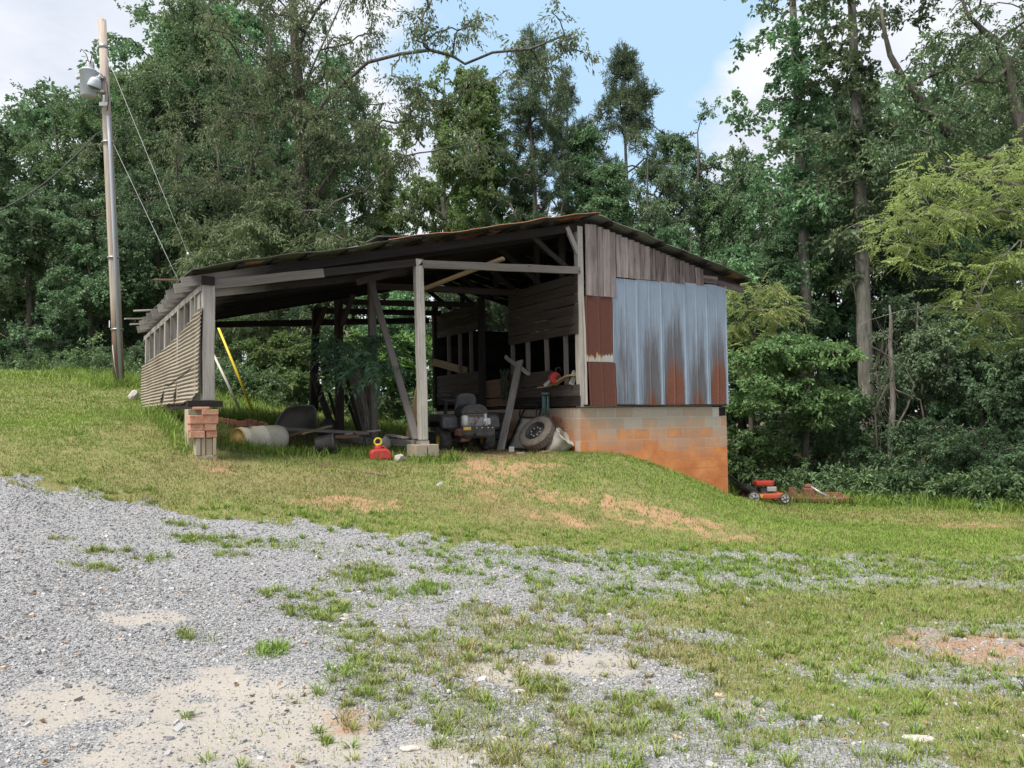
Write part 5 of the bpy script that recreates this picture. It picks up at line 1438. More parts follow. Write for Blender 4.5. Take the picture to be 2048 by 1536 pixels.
# ---- utility pole
pb = at(240, 772, 19.7); pb.z = h1(pb.x, pb.y) - .02
up = thing('utility_pole', pb, 'leaning wooden utility pole with a grey transformer and a street lamp near its top', 'utility pole')
L_ = lambda x, y, Y: at(x, y, Y) - pb
ptop = L_(204, 40, 19.7)
mb = MB(801); mb.tube([Vector((0, 0, -.4)), ptop * .25, ptop * .5, ptop * .75, ptop], [.128, .122, .115, .107, .095], 24); mb.build('pole', M['pole'], up)
mb = MB(802); c0 = L_(241, 772, 19.57); mb.tube([c0 + Vector((.02, 0, -.2)), L_(226, 420, 19.58), L_(221, 310, 19.58), L_(216, 232, 19.6)], .040, 12)
mb.build('conduit', M['pvc'], up)
for y in (290, 520, 662):
    f = (772 - y) / 732
    mb = MB(803); mb.tube([ptop * f, ptop * (f + .004)], [.150, .150], 20); mb.build('strap', M['steel'], up)
mb = MB(804); mb.lathe([(.098, -.05), (.106, -.05), (.106, .05), (.098, .05)], 20, T3(*(ptop * .925))); mb.build('pole_band', M['steel'], up)
tb = L_(178, 194, 19.5)
mb = MB(805); mb.lathe([(0, 0), (.17, 0), (.19, .02), (.19, .62), (.205, .625), (.205, .655), (.15, .70), (0, .715)], 28, T3(*tb) @ rot('Y', -2)); tr = mb.build('transformer', M['galv_paint'], up)
mb = MB(806); mb.lathe([(0, 0), (.06, 0), (.05, .03), (.075, .05), (.05, .08), (.08, .11), (.055, .13), (.075, .16), (.05, .19), (.03, .25), (0, .25)], 14, T3(tb.x + .03, tb.y - .02, tb.z + .70)); mb.build('bushing', M['porcelain'], tr)
for k, (dz, dx) in enumerate(((.16, -1), (.48, -1), (.48, 1))):
    mb = MB(807 + k); mb.lathe([(.0, 0), (.035, 0), (.035, .08), (.05, .085), (.05, .11), (0, .115)], 12, T3(tb.x + dx * .18, tb.y - .03, tb.z + dz) @ rot('Y', dx * 90)); mb.build('terminal', M['porcelain'], tr)
mb = MB(812); mb.box((tb.x + .27, tb.y + .05, tb.z + .15), (.20, .10, .06)); mb.box((tb.x + .27, tb.y + .05, tb.z + .5), (.20, .10, .06)); mb.build('bracket', M['steel'], tr)
lp = L_(188, 174, 19.25)
mb = MB(813); mb.lathe([(.155, 0), (.16, .015), (.15, .07), (.13, .15), (.10, .21), (.05, .235), (0, .24)], 20, T3(*lp) @ rot('Y', 18) @ rot('X', 8)); lamp = mb.build('street_lamp', M['galv_paint'], up)
mb = MB(814); mb.lathe([(.145, .010), (.125, -.02), (.075, -.045), (0, -.05)], 20, T3(*lp) @ rot('Y', 18) @ rot('X', 8)); mb.build('lens', M['glassdark'], lamp)
mb = MB(815); mb.tube([lp + Vector((.12, .05, .03)), L_(198, 184, 19.4), L_(205, 192, 19.55)], .022, 8); mb.build('lamp_arm', M['steel'], lamp)
for k, pts in enumerate((((178, 124), (172, 108), (163, 98), (160, 104)), ((190, 142), (204, 150), (214, 168), (217, 200), (214, 222)), ((163, 192), (170, 206), (185, 213), (206, 214)), ((180, 128), (184, 110), (190, 96)))):
    mb = MB(820 + k); mb.tube([L_(a, b, 19.35) for a, b in pts], .011, 6); mb.build('lead', M['cable'], up)
mb = MB(826); q = L_(207, 208, 19.52); mb.box(q, (.20, .03, .09)); mb.box(q + Vector((.01, -.01, .12)), (.045, .02, .2)); mb.build('mounting_plate', M['porcelain'], up)
mb = MB(827); mb.box(L_(219, 648, 19.54), (.02, .02, .17)); mb.build('number_plate', M['porcelain'], up)
mb = MB(828); mb.tube([L_(225, 690, 19.5), L_(229, 730, 19.45), L_(237, 770, 19.42)], .014, 6); mb.build('ground_wire', M['wire'], up)
def guy(a, b, g0, mat, lab):
    t = thing('guy_wire', b, lab, 'guy wire', group='guy wires of the pole')
    mb = MB(830); mb.tube([a - b, Vector((0, 0, 0))], .0055, 6); mb.build('wire', M['wire'], t)
    d = (a - b)
    mb = MB(831)
    mb.tube([d * .004, d * (g0 * .5) + Vector((.01, 0, -.01)), d * g0], [.032, .030, .026], 10); mb.build('guard', mat, t)
    mb = MB(832); mb.tube([Vector((0, 0, 0)), Vector((.05, 0, -.35))], .02, 8); mb.build('anchor_rod', M['steel'], t)
    k = d * .42
    mb = MB(833); mb.tube([k, k + d.normalized() * .10], .03, 8); mb.build('clamp', M['steel'], t)
a1, b1 = at(214, 112, 19.62), at(507, 830, 18.4)
b1.z = h1(b1.x, b1.y) + .02
guy(a1, b1, .232, M['guard_yellow'], 'guy wire with a yellow guard, running from the pole top')
a2, b2 = at(226, 286, 19.62), at(484, 826, 18.2)
b2.z = h1(b2.x, b2.y) + .02
guy(a2, b2, .22, M['white_plastic'], 'guy wire with a white guard, fixed halfway up the pole')
mb = MB(840); a, b = at(-90, 455, 15.5), at(193, 268, 19.6)
mb.tube([a.lerp(b, t) - Vector((0, 0, .35 * math.sin(math.pi * t))) for t in [k / 14 for k in range(15)]] + [at(212, 262, 19.65)], .016, 6)
tag(mb.build('service_cable', M['cable']), 'black service cable dropping from the pole to the left edge of the photo', 'cable')

# ---- riding mower
def wheel(name, parent, c, r, w, hub, tyre_mat, lugs=True, axis='X', hubr=.5, sgn=-1):
    Mx = T3(*c) @ rot('Y', 90)
    mb = MB(int(r * 1000) + int(c[0] * 50))
    n = 48
    prof = [(r * hubr, -w / 2), (r * .80, -w / 2), (r * .93, -w * .44), (r, -w * .30), (r, 0), (r, w * .30), (r * .93, w * .44), (r * .80, w / 2), (r * hubr, w / 2)]
    def md(i, k, a, b):
        if lugs and 3 <= k <= 5 and (i + k) % 4 < 2: return a * .955, b
        return a, b
    mb.lathe(prof, n, Mx, smooth=not lugs, mod=md)
    wh = mb.build('wheel', tyre_mat, parent)
    mb = MB(3)
    mb.lathe([(0, sgn * w * .30), (r * .14, sgn * w * .42), (r * .16, sgn * w * .20), (r * hubr * .86, sgn * w * .16), (r * hubr * .94, sgn * w * .44), (r * hubr * 1.02, sgn * w * .46), (r * hubr * 1.02, -sgn * w * .4)], 28, Mx)
    mb.build('rim', hub, wh)
    return wh
mo = at(930, 896, 14.35); mo.z = h1(mo.x, mo.y)
rm = thing('riding_mower', mo, 'dark grey riding mower without its hood, seen from behind beside the front post', 'riding mower', math.radians(27))
wheel('wheel', rm, (-.42, 0, .20), .205, .20, M['yellow'], M['rubber']); wheel('wheel', rm, (.42, 0, .20), .205, .20, M['yellow'], M['rubber'], sgn=1)
wheel('wheel', rm, (-.42, 1.05, .18), .18, .15, M['yellow'], M['rubber']); wheel('wheel', rm, (.42, 1.05, .18), .18, .15, M['yellow'], M['rubber'], sgn=1)
mb = MB(851)
for s in (-1, 1):
    poly = [(-.33, .40), (-.30, .60), (-.18, .66), (.30, .66), (.48, .55), (.52, .42), (.40, .44), (.30, .52), (-.12, .52), (-.22, .40)]
    Mx = Matrix(((0, 0, 1, s * .40 - .15), (1, 0, 0, 0), (0, 1, 0, 0), (0, 0, 0, 1)))
    mb2 = MB(852); mb2.prism(poly, .30, Mx); mb2.build('fender', M['dark_plastic'], rm, bev=.03)
mb.box((0, .18, .50), (.52, .55, .08)); mb.build('seat_pan', M['dark_plastic'], rm, bev=.02)
mb = MB(853)
prof = [(-.20, 0), (-.21, .16), (-.195, .34), (-.16, .41), (-.08, .435), (.08, .435), (.16, .41), (.195, .34), (.21, .16), (.20, 0)]
mb.prism(prof, .09, T3(0, .02, .60) @ rot('X', 90 + 6)); 
mb.build('backrest', M['dark_plastic'], rm, bev=.03)
mb = MB(854); mb.prism([(-.14, .05), (-.14, .26), (-.10, .32), (.10, .32), (.14, .26), (.14, .05)], .012, T3(0, .035, .62) @ rot('X', 96)); mb.build('backrest_panel', M['black_paint'], rm, bev=.005)
mb = MB(855); mb.box((0, .24, .60), (.42, .42, .12)); mb.build('seat', M['dark_plastic'], rm, bev=.04)
mb = MB(856)
sc_ = Vector((0, .82, 1.0))
mb.tube([sc_ + Vector((.19 * math.cos(t), .19 * math.sin(t) * .86, .19 * math.sin(t) * .5)) for t in [k * math.pi / 16 for k in range(33)]], .017, 8, cap=False)
for t in (.5, 2.6, 4.7): mb.tube([sc_, sc_ + Vector((.19 * math.cos(t), .19 * math.sin(t) * .86, .19 * math.sin(t) * .5))], .013, 6)
mb.build('steering_wheel', M['black_paint'], rm)
mb = MB(857); mb.tube([(0, .98, .40), (0, .83, .99)], [.05, .03], 8); mb.box((0, 1.02, .46), (.42, .30, .24)); mb.build('steering_column', M['black_paint'], rm, bev=.02)
mb = MB(858); mb.box((0, .45, .28), (.50, 1.75, .10)); mb.box((0, .55, .20), (.86, .6, .13)); mb.build('chassis', M['black_paint'], rm, bev=.015)
mb = MB(859)
mb.box((0, -.30, .50), (.40, .30, .20))
for k in range(9): mb.box((0, -.30, .46 + k * .022), (.46, .34, .008))
eng = mb.build('engine', M['steel'], rm, bev=.006)
mb = MB(860); mb.prism([(-.25, 0), (-.26, .08), (-.19, .15), (-.10, .185), (.10, .185), (.19, .15), (.26, .08), (.25, 0)], .34, T3(0, -.12, .64) @ rot('X', 90)); mb.build('shroud', M['black_paint'], eng, bev=.025)
mb = MB(861); mb.lathe([(0, 0), (.055, 0), (.065, .02), (.065, .16), (.05, .19), (0, .19)], 16, T3(-.20, -.46, .44)); mb.build('oil_filter', M['alu'], eng)
mb = MB(862); mb.lathe([(0, 0), (.05, 0), (.05, .10), (.03, .12), (.03, .20), (.012, .21), (.012, .30), (0, .30)], 14, T3(.20, -.44, .45)); mb.box((.24, -.43, .52), (.10, .08, .11)); mb.build('carburettor', M['alu'], eng, bev=.004)
mb = MB(863)
for k in range(7):
    a = Vector((mb.r.uniform(-.15, .2), -.48, mb.r.uniform(.42, .6))); b = a + Vector((mb.r.uniform(-.12, .12), mb.r.uniform(-.03, .03), mb.r.uniform(-.08, .08)))
    mb.tube([a, a.lerp(b, .5) + Vector((0, -.03, .02)), b], .007, 6)
mb.build('hoses', M['rust'], eng)['kind'] = 'stuff'
mb = MB(864); mb.box((.02, -.55, .37), (.62, .02, .15)); mb.box((.02, -.53, .29), (.50, .04, .03)); pl = mb.build('rear_plate', M['black_paint'], rm, bev=.006)
mb = MB(865); mb.box((-.20, -.565, .405), (.14, .006, .055)); mb.build('sticker', M['yellow'], pl)
for x in (-.02, .08, .2, .28): 
    mb = MB(866); mb.lathe([(0, 0), (.012, 0), (.012, .01), (0, .012)], 8, T3(x, -.56, .41) @ rot('X', 90)); mb.build('bolt', M['alu'], pl)
mb = MB(867); mb.box((.12, -.585, .30), (.34, .06, .06)); mb.tube([(-.30, -.40, .30), (-.1, -.5, .24)], .035, 8); mb.build('bumper', M['rust'] if False else M['black_paint'], rm, bev=.01)
mb = MB(868); mb.box((-.26, -.35, .33), (.10, .22, .10)); mb.tube([(-.26, -.42, .2), (-.1, -.42, .22)], .04, 10); mb.build('transaxle', M['rust'], rm, bev=.015)

# ---- tyres
def tyre(name, loc, n, r, w, mat, lab, group=None, rim=None, tread=60):
    t = thing(name, loc, lab, 'tyre', 0, group)
    Mx = zaxis(n)
    mb = MB(int(r * 900))
    N_ = tread * 2
    prof = [(r * .58, w * .38), (r * .62, w * .46), (r * .80, w * .50), (r * .92, w * .45), (r * .985, w * .37), (r, w * .36), (r, w * .20), (r * .972, w * .195), (r * .972, w * .155), (r, w * .15), (r, -w * .0)]
    prof = prof + [(a, -b) for a, b in prof[::-1][1:]] + [(r * .56, -w * .3), (r * .56, w * .3)]
    def md(i, k, a, b):
        if (4 <= k <= 16) and a > r * .98 and (i + (k // 3)) % 4 == 0: return a * .972, b
        return a, b
    mb.lathe(prof, N_, Mx, smooth=False, close=True, mod=md)
    mb.build('tread', mat, t)
    if rim:
        mb = MB(5)
        mb.lathe([(0, w * .22), (r * .09, w * .24), (r * .10, w * .18), (r * .26, w * .16), (r * .36, w * .22), (r * .40, w * .12), (r * .50, w * .08), (r * .55, w * .36), (r * .60, w * .40), (r * .60, -w * .3)], 40, Mx)
        rr_ = mb.build('rim', rim, t)
        for k in range(8):
            th = k * math.pi / 4
            mb = MB(6); mb.lathe([(0, 0), (.016, 0), (.014, .025), (0, .028)], 8, Mx @ T3(r * .28 * math.cos(th), r * .28 * math.sin(th), w * .16)); mb.build('wheel_nut', M['alu'], rr_)
    return t
nrm = Vector((-.46, -.56, .60)).normalized()
tc = at(1074, 869, 14.72); 
tc.z = h1(tc.x, tc.y) + .345 * math.sqrt(1 - nrm.z ** 2) + .09 * nrm.z
tyre('truck_tyre', tc, nrm, .345, .22, M['rubber_dusty'], 'dusty truck tyre on a black rim leaning against the block wall', rim=M['black_paint'])
sc0 = sw(-.62, 2.25); zb = h1(sc0.x, sc0.y)
names = ('bottom tyre of the dark stack behind the mower', 'second tyre from the bottom of the stack behind the mower', 'third tyre from the bottom of the stack behind the mower', 'topmost tyre of the dark stack behind the mower')
for k in range(4):
    tyre('tyre', (sc0.x + (.012, -.02, .018, -.01)[k], sc0.y, zb + .09 + k * .182), (.02 * (k - 1), .015, 1), .375, .19, M['rubber'], names[k], 'tyres stacked behind the mower', tread=40)

# ---- things leaning on the room wall
def plank(name, a, b, w, h, mat, lab, cat='plank', group=None, upv=(0, 0, 1), seed=1, tone=.6, parts=None):
    a, b = Vector(a), Vector(b)
    mb = MB(seed); mb.board(Vector((0, 0, 0)), b - a, w, h, up=upv, jit=.003, segs=8, tone=tone)
    o = mb.build(name, M[mat]); o.location = a
    return tag(o, lab, cat, group)
pa = at(1001, 893, 14.75); pa.z = h1(pa.x, pa.y) + .01
plank('plank', pa, at_lx(1040, 722, -.05), .14, .045, 'grey_wood', 'broad grey plank leaning up against the plank wall beside the tyre stack', upv=(-.5, -.8, .3), seed=31, tone=.75)
plank('plank', at_lx(1011, 714, -.13), at_lx(1058, 748, -.06), .05, .07, 'pale_wood', 'short pale stick slanting across the left window opening of the plank wall', upv=(0, 0, 1), seed=32, tone=.7)
plank('plank', at_lx(866, 724, -.32), at_lx(935, 742, .25), .05, .17, 'tan_wood', 'tan board poking out of the far window opening of the plank wall', seed=33, tone=.8)
plank('plank', at_lx(1143, 770, -.05), at_lx(1150, 742, .03), .05, .09, 'grey_wood', 'short grey offcut standing in the right window opening', seed=34)
# the curled lath with the chainsaw on it
mb = MB(35)
pts = [at_lx(1079, 776, -.16), at_lx(1094, 773, -.13), at_lx(1110, 769, -.10), at_lx(1122, 760, -.08), at_lx(1134, 753, -.07), at_lx(1146, 750, -.06)]
for a, b in zip(pts, pts[1:]): mb.board(a, b, .12, .025, tone=.7, segs=2)
tag(mb.build('curled_lath', M['tan_wood']), 'thin curled lath lying across the plank wall under the red chainsaw', 'plank')
cs = at_lx(1110, 758, -.14)
ch = thing('chainsaw', cs, 'small red chainsaw hanging in the right window opening of the plank wall', 'chainsaw', math.radians(30))
mb = MB(871); mb.prism([(-.10, -.05), (-.12, .05), (-.06, .12), (.06, .12), (.11, .06), (.12, -.04), (.04, -.07)], .11, T3(0, .05, 0) @ rot('X', 90) @ rot('Z', 35)); mb.build('body', M['red'], ch, bev=.018)
mb = MB(872); mb.tube([(-.02, -.02, .10), (.02, -.02, .20), (.09, -.02, .22), (.13, -.02, .14)], .014, 8); mb.build('handle', M['black_paint'], ch)
mb = MB(873); mb.box((-.16, 0, -.07), (.20, .012, .06), Matrix.Rotation(math.radians(-35), 3, 'Y')); mb.build('guide_bar', M['steel'], ch)
mb = MB(874); mb.box((.02, -.068, .03), (.10, .012, .05), Matrix.Rotation(math.radians(-35), 3, 'Y')); mb.build('vent_cover', M['black_paint'], ch, bev=.006)
# dark green straps hanging over the threshold
mb = MB(881)
for k in range(7):
    r0_ = mb.r.uniform(0, 6)
    p0 = at_lx(1004 + k * 1.8, 738 + k % 3 * 5, -.05)
    mb.tube([p0 + Vector((.03 * math.sin(r0_ + j * 1.3), -.02 * math.cos(j * 1.1 + r0_) - .02, -.055 * j)) for j in range(11)], [.020 + .010 * (j % 2) for j in range(11)], 6)
tag(mb.build('hanging_straps', M['green_dark']), 'bundle of dark green straps hanging over the doorway threshold', 'straps')
# folded lounge chair
bl, brr, tl, trr = at_lx(1014, 890, -.55), at_lx(1056, 897, -.50), at_lx(1049, 818, -.07), at_lx(1082, 819, -.06)
for p in (bl, brr): p.z = h1(p.x, p.y) + .03
lc = thing('folding_lounger', bl, 'folded lounge chair with grey sling and black tube frame, behind the truck tyre', 'lounge chair')
R_ = lambda p: p - bl
mb = MB(891); mb.tube([R_(bl), R_(tl), R_(trr), R_(brr), R_(bl)], .017, 8); mb.build('frame', M['black_paint'], lc)
n_ = (tl - bl).cross(brr - bl).normalized()
if n_.y > 0: n_ = -n_
mb = MB(892); vs, fs = [], []
for i in range(13):
    for j in range(7):
        t, s = .0 + .74 * i / 12, .10 + .80 * j / 6
        vs.append(R_(bl.lerp(tl, t).lerp(brr.lerp(trr, t), s)) + n_ * (.02 - .05 * math.sin(math.pi * s) * .6 + .01 * math.sin(i * 1.7)))
for i in range(12):
    for j in range(6): fs.append([i * 7 + j, i * 7 + j + 1, i * 7 + j + 8, i * 7 + j + 7])
mb.add(vs, fs, None, True); mb.build('sling', M['sling'], lc, solid=.006)
mb = MB(893)
for k in range(16):
    t = .05 + .66 * k / 15
    mb.tube([R_(bl.lerp(tl, t)), R_(bl.lerp(tl, t).lerp(brr.lerp(trr, t), .11)) + n_ * .02], .007, 5)
mb.build('lacing', M['black_paint'], lc)
mb = MB(894); mb.tube([R_(bl.lerp(tl, .78)) + n_ * .03, R_(tl) + n_ * .12 + Vector((0, 0, .03)), R_(trr) + n_ * .12 + Vector((0, 0, .03)), R_(brr.lerp(trr, .70)) + n_ * .03], .014, 8); mb.tube([R_(tl.lerp(bl, .22)) + n_ * .02, R_(trr.lerp(brr, .22)) + n_ * .02], .014, 8); mb.build('prop_bar', M['black_paint'], lc)
# wind chime
wc = at_lx(1091, 776, -.14)
wn = thing('wind_chime', wc, 'teal metal wind chime with long tubes hanging above the truck tyre', 'wind chime')
mb = MB(901); mb.tube([(0, 0, 0), (0, 0, -.09)], .004, 5); mb.tube([(0, 0, 0), (.10, .06, .03)], .005, 5); mb.build('cord', M['cable'], wn)
mb = MB(902); mb.lathe([(0, -.085), (.075, -.088), (.085, -.10), (.08, -.125), (0, -.128)], 20); mb.build('top_disc', M['teal'], wn)
for k in range(5):
    th = k * 1.2566 + .3
    mb = MB(903); l = .33 + .03 * (k % 3); mb.tube([(.058 * math.cos(th), .058 * math.sin(th), -.15), (.058 * math.cos(th), .058 * math.sin(th), -.15 - l)], .013, 10); mb.tube([(.058 * math.cos(th), .058 * math.sin(th), -.12), (.058 * math.cos(th), .058 * math.sin(th), -.15)], .003, 4); mb.build('tube', M['teal'], wn)
mb = MB(904); mb.tube([(0, 0, -.12), (0, 0, -.60)], .004, 5); mb.lathe([(0, -.72), (.03, -.66), (.03, -.62), (0, -.60)], 10); mb.build('clapper', M['teal'], wn)
# crushed white tub, scraps
bc = at(1117, 884, 14.62); bc.z = h1(bc.x, bc.y) + .15
mb = MB(911)
def dent(i, k, a, b): return a * (1 + .10 * math.sin(i * .9) + .06 * math.sin(i * 2.1 + k)), b + .012 * math.sin(i * 1.3 + k)
mb.lathe([(0, -.20), (.135, -.20), (.15, -.19), (.18, .05), (.20, .17), (.215, .175), (.21, .19), (.185, .18), (.17, .05), (.14, -.17), (0, -.18)], 30, zaxis((.65, -.25, .62)), mod=dent)
o = mb.build('crushed_tub', M['white_plastic']); o.location = bc; tag(o, 'crushed white tub wedged between the truck tyre and the block wall', 'tub')
for k, (px, py, Y, s) in enumerate(((1023, 888, 14.5, (.10, .07, .10)), (1040, 899, 14.3, (.14, .09, .03)), (1092, 903, 14.3, (.20, .07, .04)))):
    p = at(px, py, Y); p.z = h1(p.x, p.y) + s[2] / 2
    mb = MB(920 + k); mb.box((0, 0, 0), s, Matrix.Rotation(.4 * k, 3, 'Z')); o = mb.build('scrap_block', M['white_plastic'] if k < 2 else M['tan_wood'], bev=.01); o.location = p
    tag(o, ('cream scrap block standing at the foot of the lounge chair', 'flat cream scrap lying in front of the lounge chair', 'yellowish stick of scrap lying in front of the truck tyre')[k], 'scrap')
# rusty tin wedged above the tyre
p = at_lx(1113, 838, -.12); mb = MB(925); mb.box((0, 0, 0), (.26, .05, .09), Matrix.Rotation(math.radians(14), 3, 'Y')); o = mb.build('rusty_bracket', M['rust'], bev=.01); o.location = p; o.rotation_euler = (0, 0, math.radians(-58))
tag(o, 'rusty brown bracket on the block wall above the truck tyre', 'bracket')

# ---- open bay: gas can, tank, tub, lumber
gc = at(760, 912, 12.45); gc.z = h1(gc.x, gc.y) - .02
gt = thing('fuel_can', gc, 'red plastic fuel can with a yellow spout in the grass before the bay', 'fuel can', .3)
mb = MB(931); mb.prism([(-.165, 0), (-.165, .11), (-.14, .155), (-.06, .175), (.08, .175), (.14, .15), (.165, .10), (.165, 0)], .22, T3(0, .11, 0) @ rot('X', 90)); mb.build('body', M['red'], gt, bev=.03)
mb = MB(932); mb.tube([(-.09, 0, .16), (-.07, 0, .205), (.06, 0, .205), (.10, 0, .15)], .017, 8); mb.build('handle', M['red'], gt)
mb = MB(933); mb.lathe([(0, .15), (.06, .15), (.062, .20), (.05, .215), (.05, .235), (0, .24)], 18, T3(-.03, 0, 0)); mb.build('cap', M['red'], gt)
mb = MB(934); mb.tube([(-.03 + .055 * math.cos(t), .0, .28 + .055 * math.sin(t)) for t in [k * math.pi / 10 for k in range(21)]], .014, 8, cap=False); mb.lathe([(0, .22), (.045, .22), (.04, .25), (0, .25)], 14, T3(-.03, 0, 0)); mb.build('spout', M['guard_yellow'], gt)
ta, tb_ = at(476, 871, 13.0), at(566, 866, 13.7)
ta.z = 1.25; tb_.z = 1.27
tk = thing('plastic_tank', ta.lerp(tb_, .5) - Vector((0, 0, .27)), 'yellowed white barrel lying on its side in the grass under the roof', 'barrel')
d = (tb_ - ta); L = d.length
Mx = zaxis(d, ta - tk.location)
mb = MB(941); mb.lathe([(.205, .01), (.222, .03), (.222, .10), (.227, .11), (.222, .12), (.222, L * .5), (.227, L * .5 + .01), (.222, L * .5 + .02), (.222, L - .12), (.20, L - .03), (.13, L), (0, L + .01)], 32, Mx); mb.build('body', M['tank'], tk)
mb = MB(942); mb.lathe([(0, -.016), (.08, -.016), (.085, -.006), (.185, -.004), (.19, -.012), (.205, -.010), (.212, .012)], 32, Mx); mb.build('end_cap', M['tank_end'], tk)
mb = MB(943); mb.box(ta.lerp(tb_, .10) - tk.location + Vector((0, 0, .27)), (.16, .14, .10)); mb.build('bracket', M['rust'], tk, bev=.012)
tu = at(590, 852, 15.6); tu.z = h1(tu.x, tu.y)
tt = thing('upturned_tub', tu, 'big grey moulded tub standing on its rim edge beside the rear post', 'tub', math.radians(28))
vs, fs = [], []
prof = [(-.42, 0), (-.40, .16), (-.30, .36), (-.16, .52), (.02, .58), (.34, .57), (.40, .5), (.42, .0)]
for (dy, s) in ((0, 1.0), (.05, .97), (.16, .84), (.22, .70)):
    for x, z in prof: vs.append((x * s, dy, .02 + z * s))
n8 = len(prof)
for r_i in range(3):
    for j in range(n8 - 1): fs.append([r_i * n8 + j, r_i * n8 + j + 1, (r_i + 1) * n8 + j + 1, (r_i + 1) * n8 + j])
fs.append([3 * n8 + j for j in range(n8)])
mb = MB(951); mb.add(vs, fs, None, True); mb.build('basin', M['tub'], tt, solid=.02)
mb = MB(952); mb.tube([(x * 1.0, -.01, .02 + z) for x, z in prof], .020, 8); mb.build('rim', M['tub'], tt)
# planks leaning against the inner post
r_ = random.Random(5)
lean = ((690, 742, 722, 868, 'plank_wood'), (697, 736, 731, 872, 'mid_wood'), (704, 734, 737, 874, 'mid_wood'), (710, 730, 741, 874, 'grey_wood'), (716, 728, 745, 872, 'grey_wood'), (722, 726, 748, 868, 'plank_wood'), (690, 790, 720, 868, 'plank_wood'), (728, 728, 750, 862, 'grey_wood'))
labs = ('dark plank, first from the left of the row leaning in the bay', 'dark plank, second from the left of the row leaning in the bay', 'brown plank, third from the left of the row leaning in the bay', 'grey plank, fourth from the left of the row leaning in the bay', 'grey plank, fifth from the left of the row leaning in the bay',
        'brown plank, sixth from the left of the row leaning in the bay', 'short brown plank standing lower than the others leaning in the bay', 'grey plank, rightmost of the row leaning in the bay')
for k, (x0, y0, x1, y1, mt) in enumerate(lean):
    b = at_lx(x1, y1, -2.86 + .03 * k); b.z = max(b.z, h1(b.x, b.y))
    plank('plank', b, at_lx(x0, y0, -3.0 + .02 * k), .11 + .02 * (k % 2), .032, mt, labs[k], group='planks leaning in the bay', upv=tuple(-UX), seed=50 + k, tone=r_.random())
# lumber lying about
for k, (a, b, w, h, mt, lab) in enumerate((((622, 912, 11.9), (772, 931, 11.6), .15, .03, 'red_wood', 'brown plank lying in the grass in front of the red fuel can'),
        ((545, 856, 14.6), (735, 866, 13.9), .09, .05, 'grey_wood', 'long grey pole of timber lying across the rubbish under the roof'),
        ((600, 868, 14.0), (660, 852, 14.6), .10, .03, 'tan_wood', 'tan board lying under the roof behind the barrel'),
        ((560, 880, 13.8), (605, 862, 14.0), .07, .03, 'red_wood', 'short reddish board propped up right beside the barrel end'),
        ((650, 874, 13.7), (720, 872, 13.7), .22, .05, 'red_wood', 'wide reddish board lying under the planks leaning in the bay'),
        ((700, 892, 13.0), (640, 880, 13.2), .08, .04, 'plank_wood', 'brown offcut lying on bare earth left of the fuel can'),
        ((690, 868, 13.9), (760, 860, 14.3), .06, .03, 'pale_wood', 'thin pale batten lying on the ground beam in the bay'),
        ((812, 876, 13.0), (775, 869, 13.6), .10, .025, 'pale_wood', 'short pale board lying left of the front post foot'))):
    pa_, pb_ = at(*a), at(*b)
    for p in (pa_, pb_): p.z = max(p.z if k else 0, h1(p.x, p.y) + (h / 2 if k else -.004))
    plank('board', pa_, pb_, w, h, mt, lab, 'board', 'boards lying in the open bay', seed=70 + k, tone=.5)
def lump(name, px, py, Y, s, mat, lab, cat, seed, sub=2, z0=.3):
    import bmesh
    bm_ = bmesh.new(); bmesh.ops.create_icosphere(bm_, subdivisions=sub, radius=1)
    r = random.Random(seed); pl_ = [(Vector((r.gauss(0, 1), r.gauss(0, 1), r.gauss(0, 1))).normalized(), r.uniform(.55, .9)) for _ in range(12)]
    for v in bm_.verts:
        for n__, dd in pl_:
            e = v.co.dot(n__) - dd
            if e > 0: v.co -= n__ * e
        v.co = Vector((v.co.x * s[0], v.co.y * s[1], v.co.z * s[2])) * r.uniform(.97, 1.03)
    me = bpy.data.meshes.new(name); bm_.to_mesh(me); bm_.free(); me.materials.append(M[mat])
    o = bpy.data.objects.new(name, me); COL.objects.link(o)
    p = at(px, py, Y); o.location = (p.x, p.y, h1(p.x, p.y) + s[2] * z0)
    return tag(o, lab, cat)
lump('concrete_lump', 622, 884, 13.4, (.22, .16, .14), 'concrete', 'grey lump of concrete between the barrel and the leaning planks', 'concrete lump', 4)
lump('concrete_lump', 800, 912, 12.5, (.12, .10, .10), 'concrete', 'pale rough lump of concrete right of the fuel can', 'concrete lump', 5)
lump('concrete_lump', 770, 868, 13.6, (.13, .10, .13), 'concrete', 'pale concrete chunk on the ground beam by the diagonal brace', 'concrete lump', 6, z0=1.2)
hx = ghit(268, 800, 10); lump('stone', 268, 800, hx[1], (.15, .12, .15), 'concrete', 'grey stone in the grass beside the corrugated wall', 'stone', 7, z0=.6)
hx = ghit(1838, 1478); lump('stone', 1838, 1478, hx[1], (.085, .06, .014), 'concrete', 'flat white stone flake in the grass at lower right', 'stone', 8)
hx = ghit(880, 972, 6); lump('stone', 880, 972, hx[1], (.06, .05, .05), 'concrete', 'small pale stone on the bank below the open bay', 'stone', 9)
for k, (px, py, s) in enumerate(((690, 1240, .05), (1035, 1385, .05), (820, 1500, .055), (1000, 1160 + 320, .05), (660, 1255, .03), (690, 1232, .05))):
    hx = ghit(px, py); 
    lump('stone', px, py, hx[1], (s, s * .7, s * .3), 'concrete', ('pale flat stone on the dusty patch at left centre', 'tan stone on the gravel strip at lower centre', 'pale stone in the dusty gravel at the bottom edge', 'grey stone half hidden in grass near the bottom edge', 'small tan stone beside the dusty patch at left centre', 'flat white stone just above the dusty patch at left centre')[k], 'stone', 20 + k)
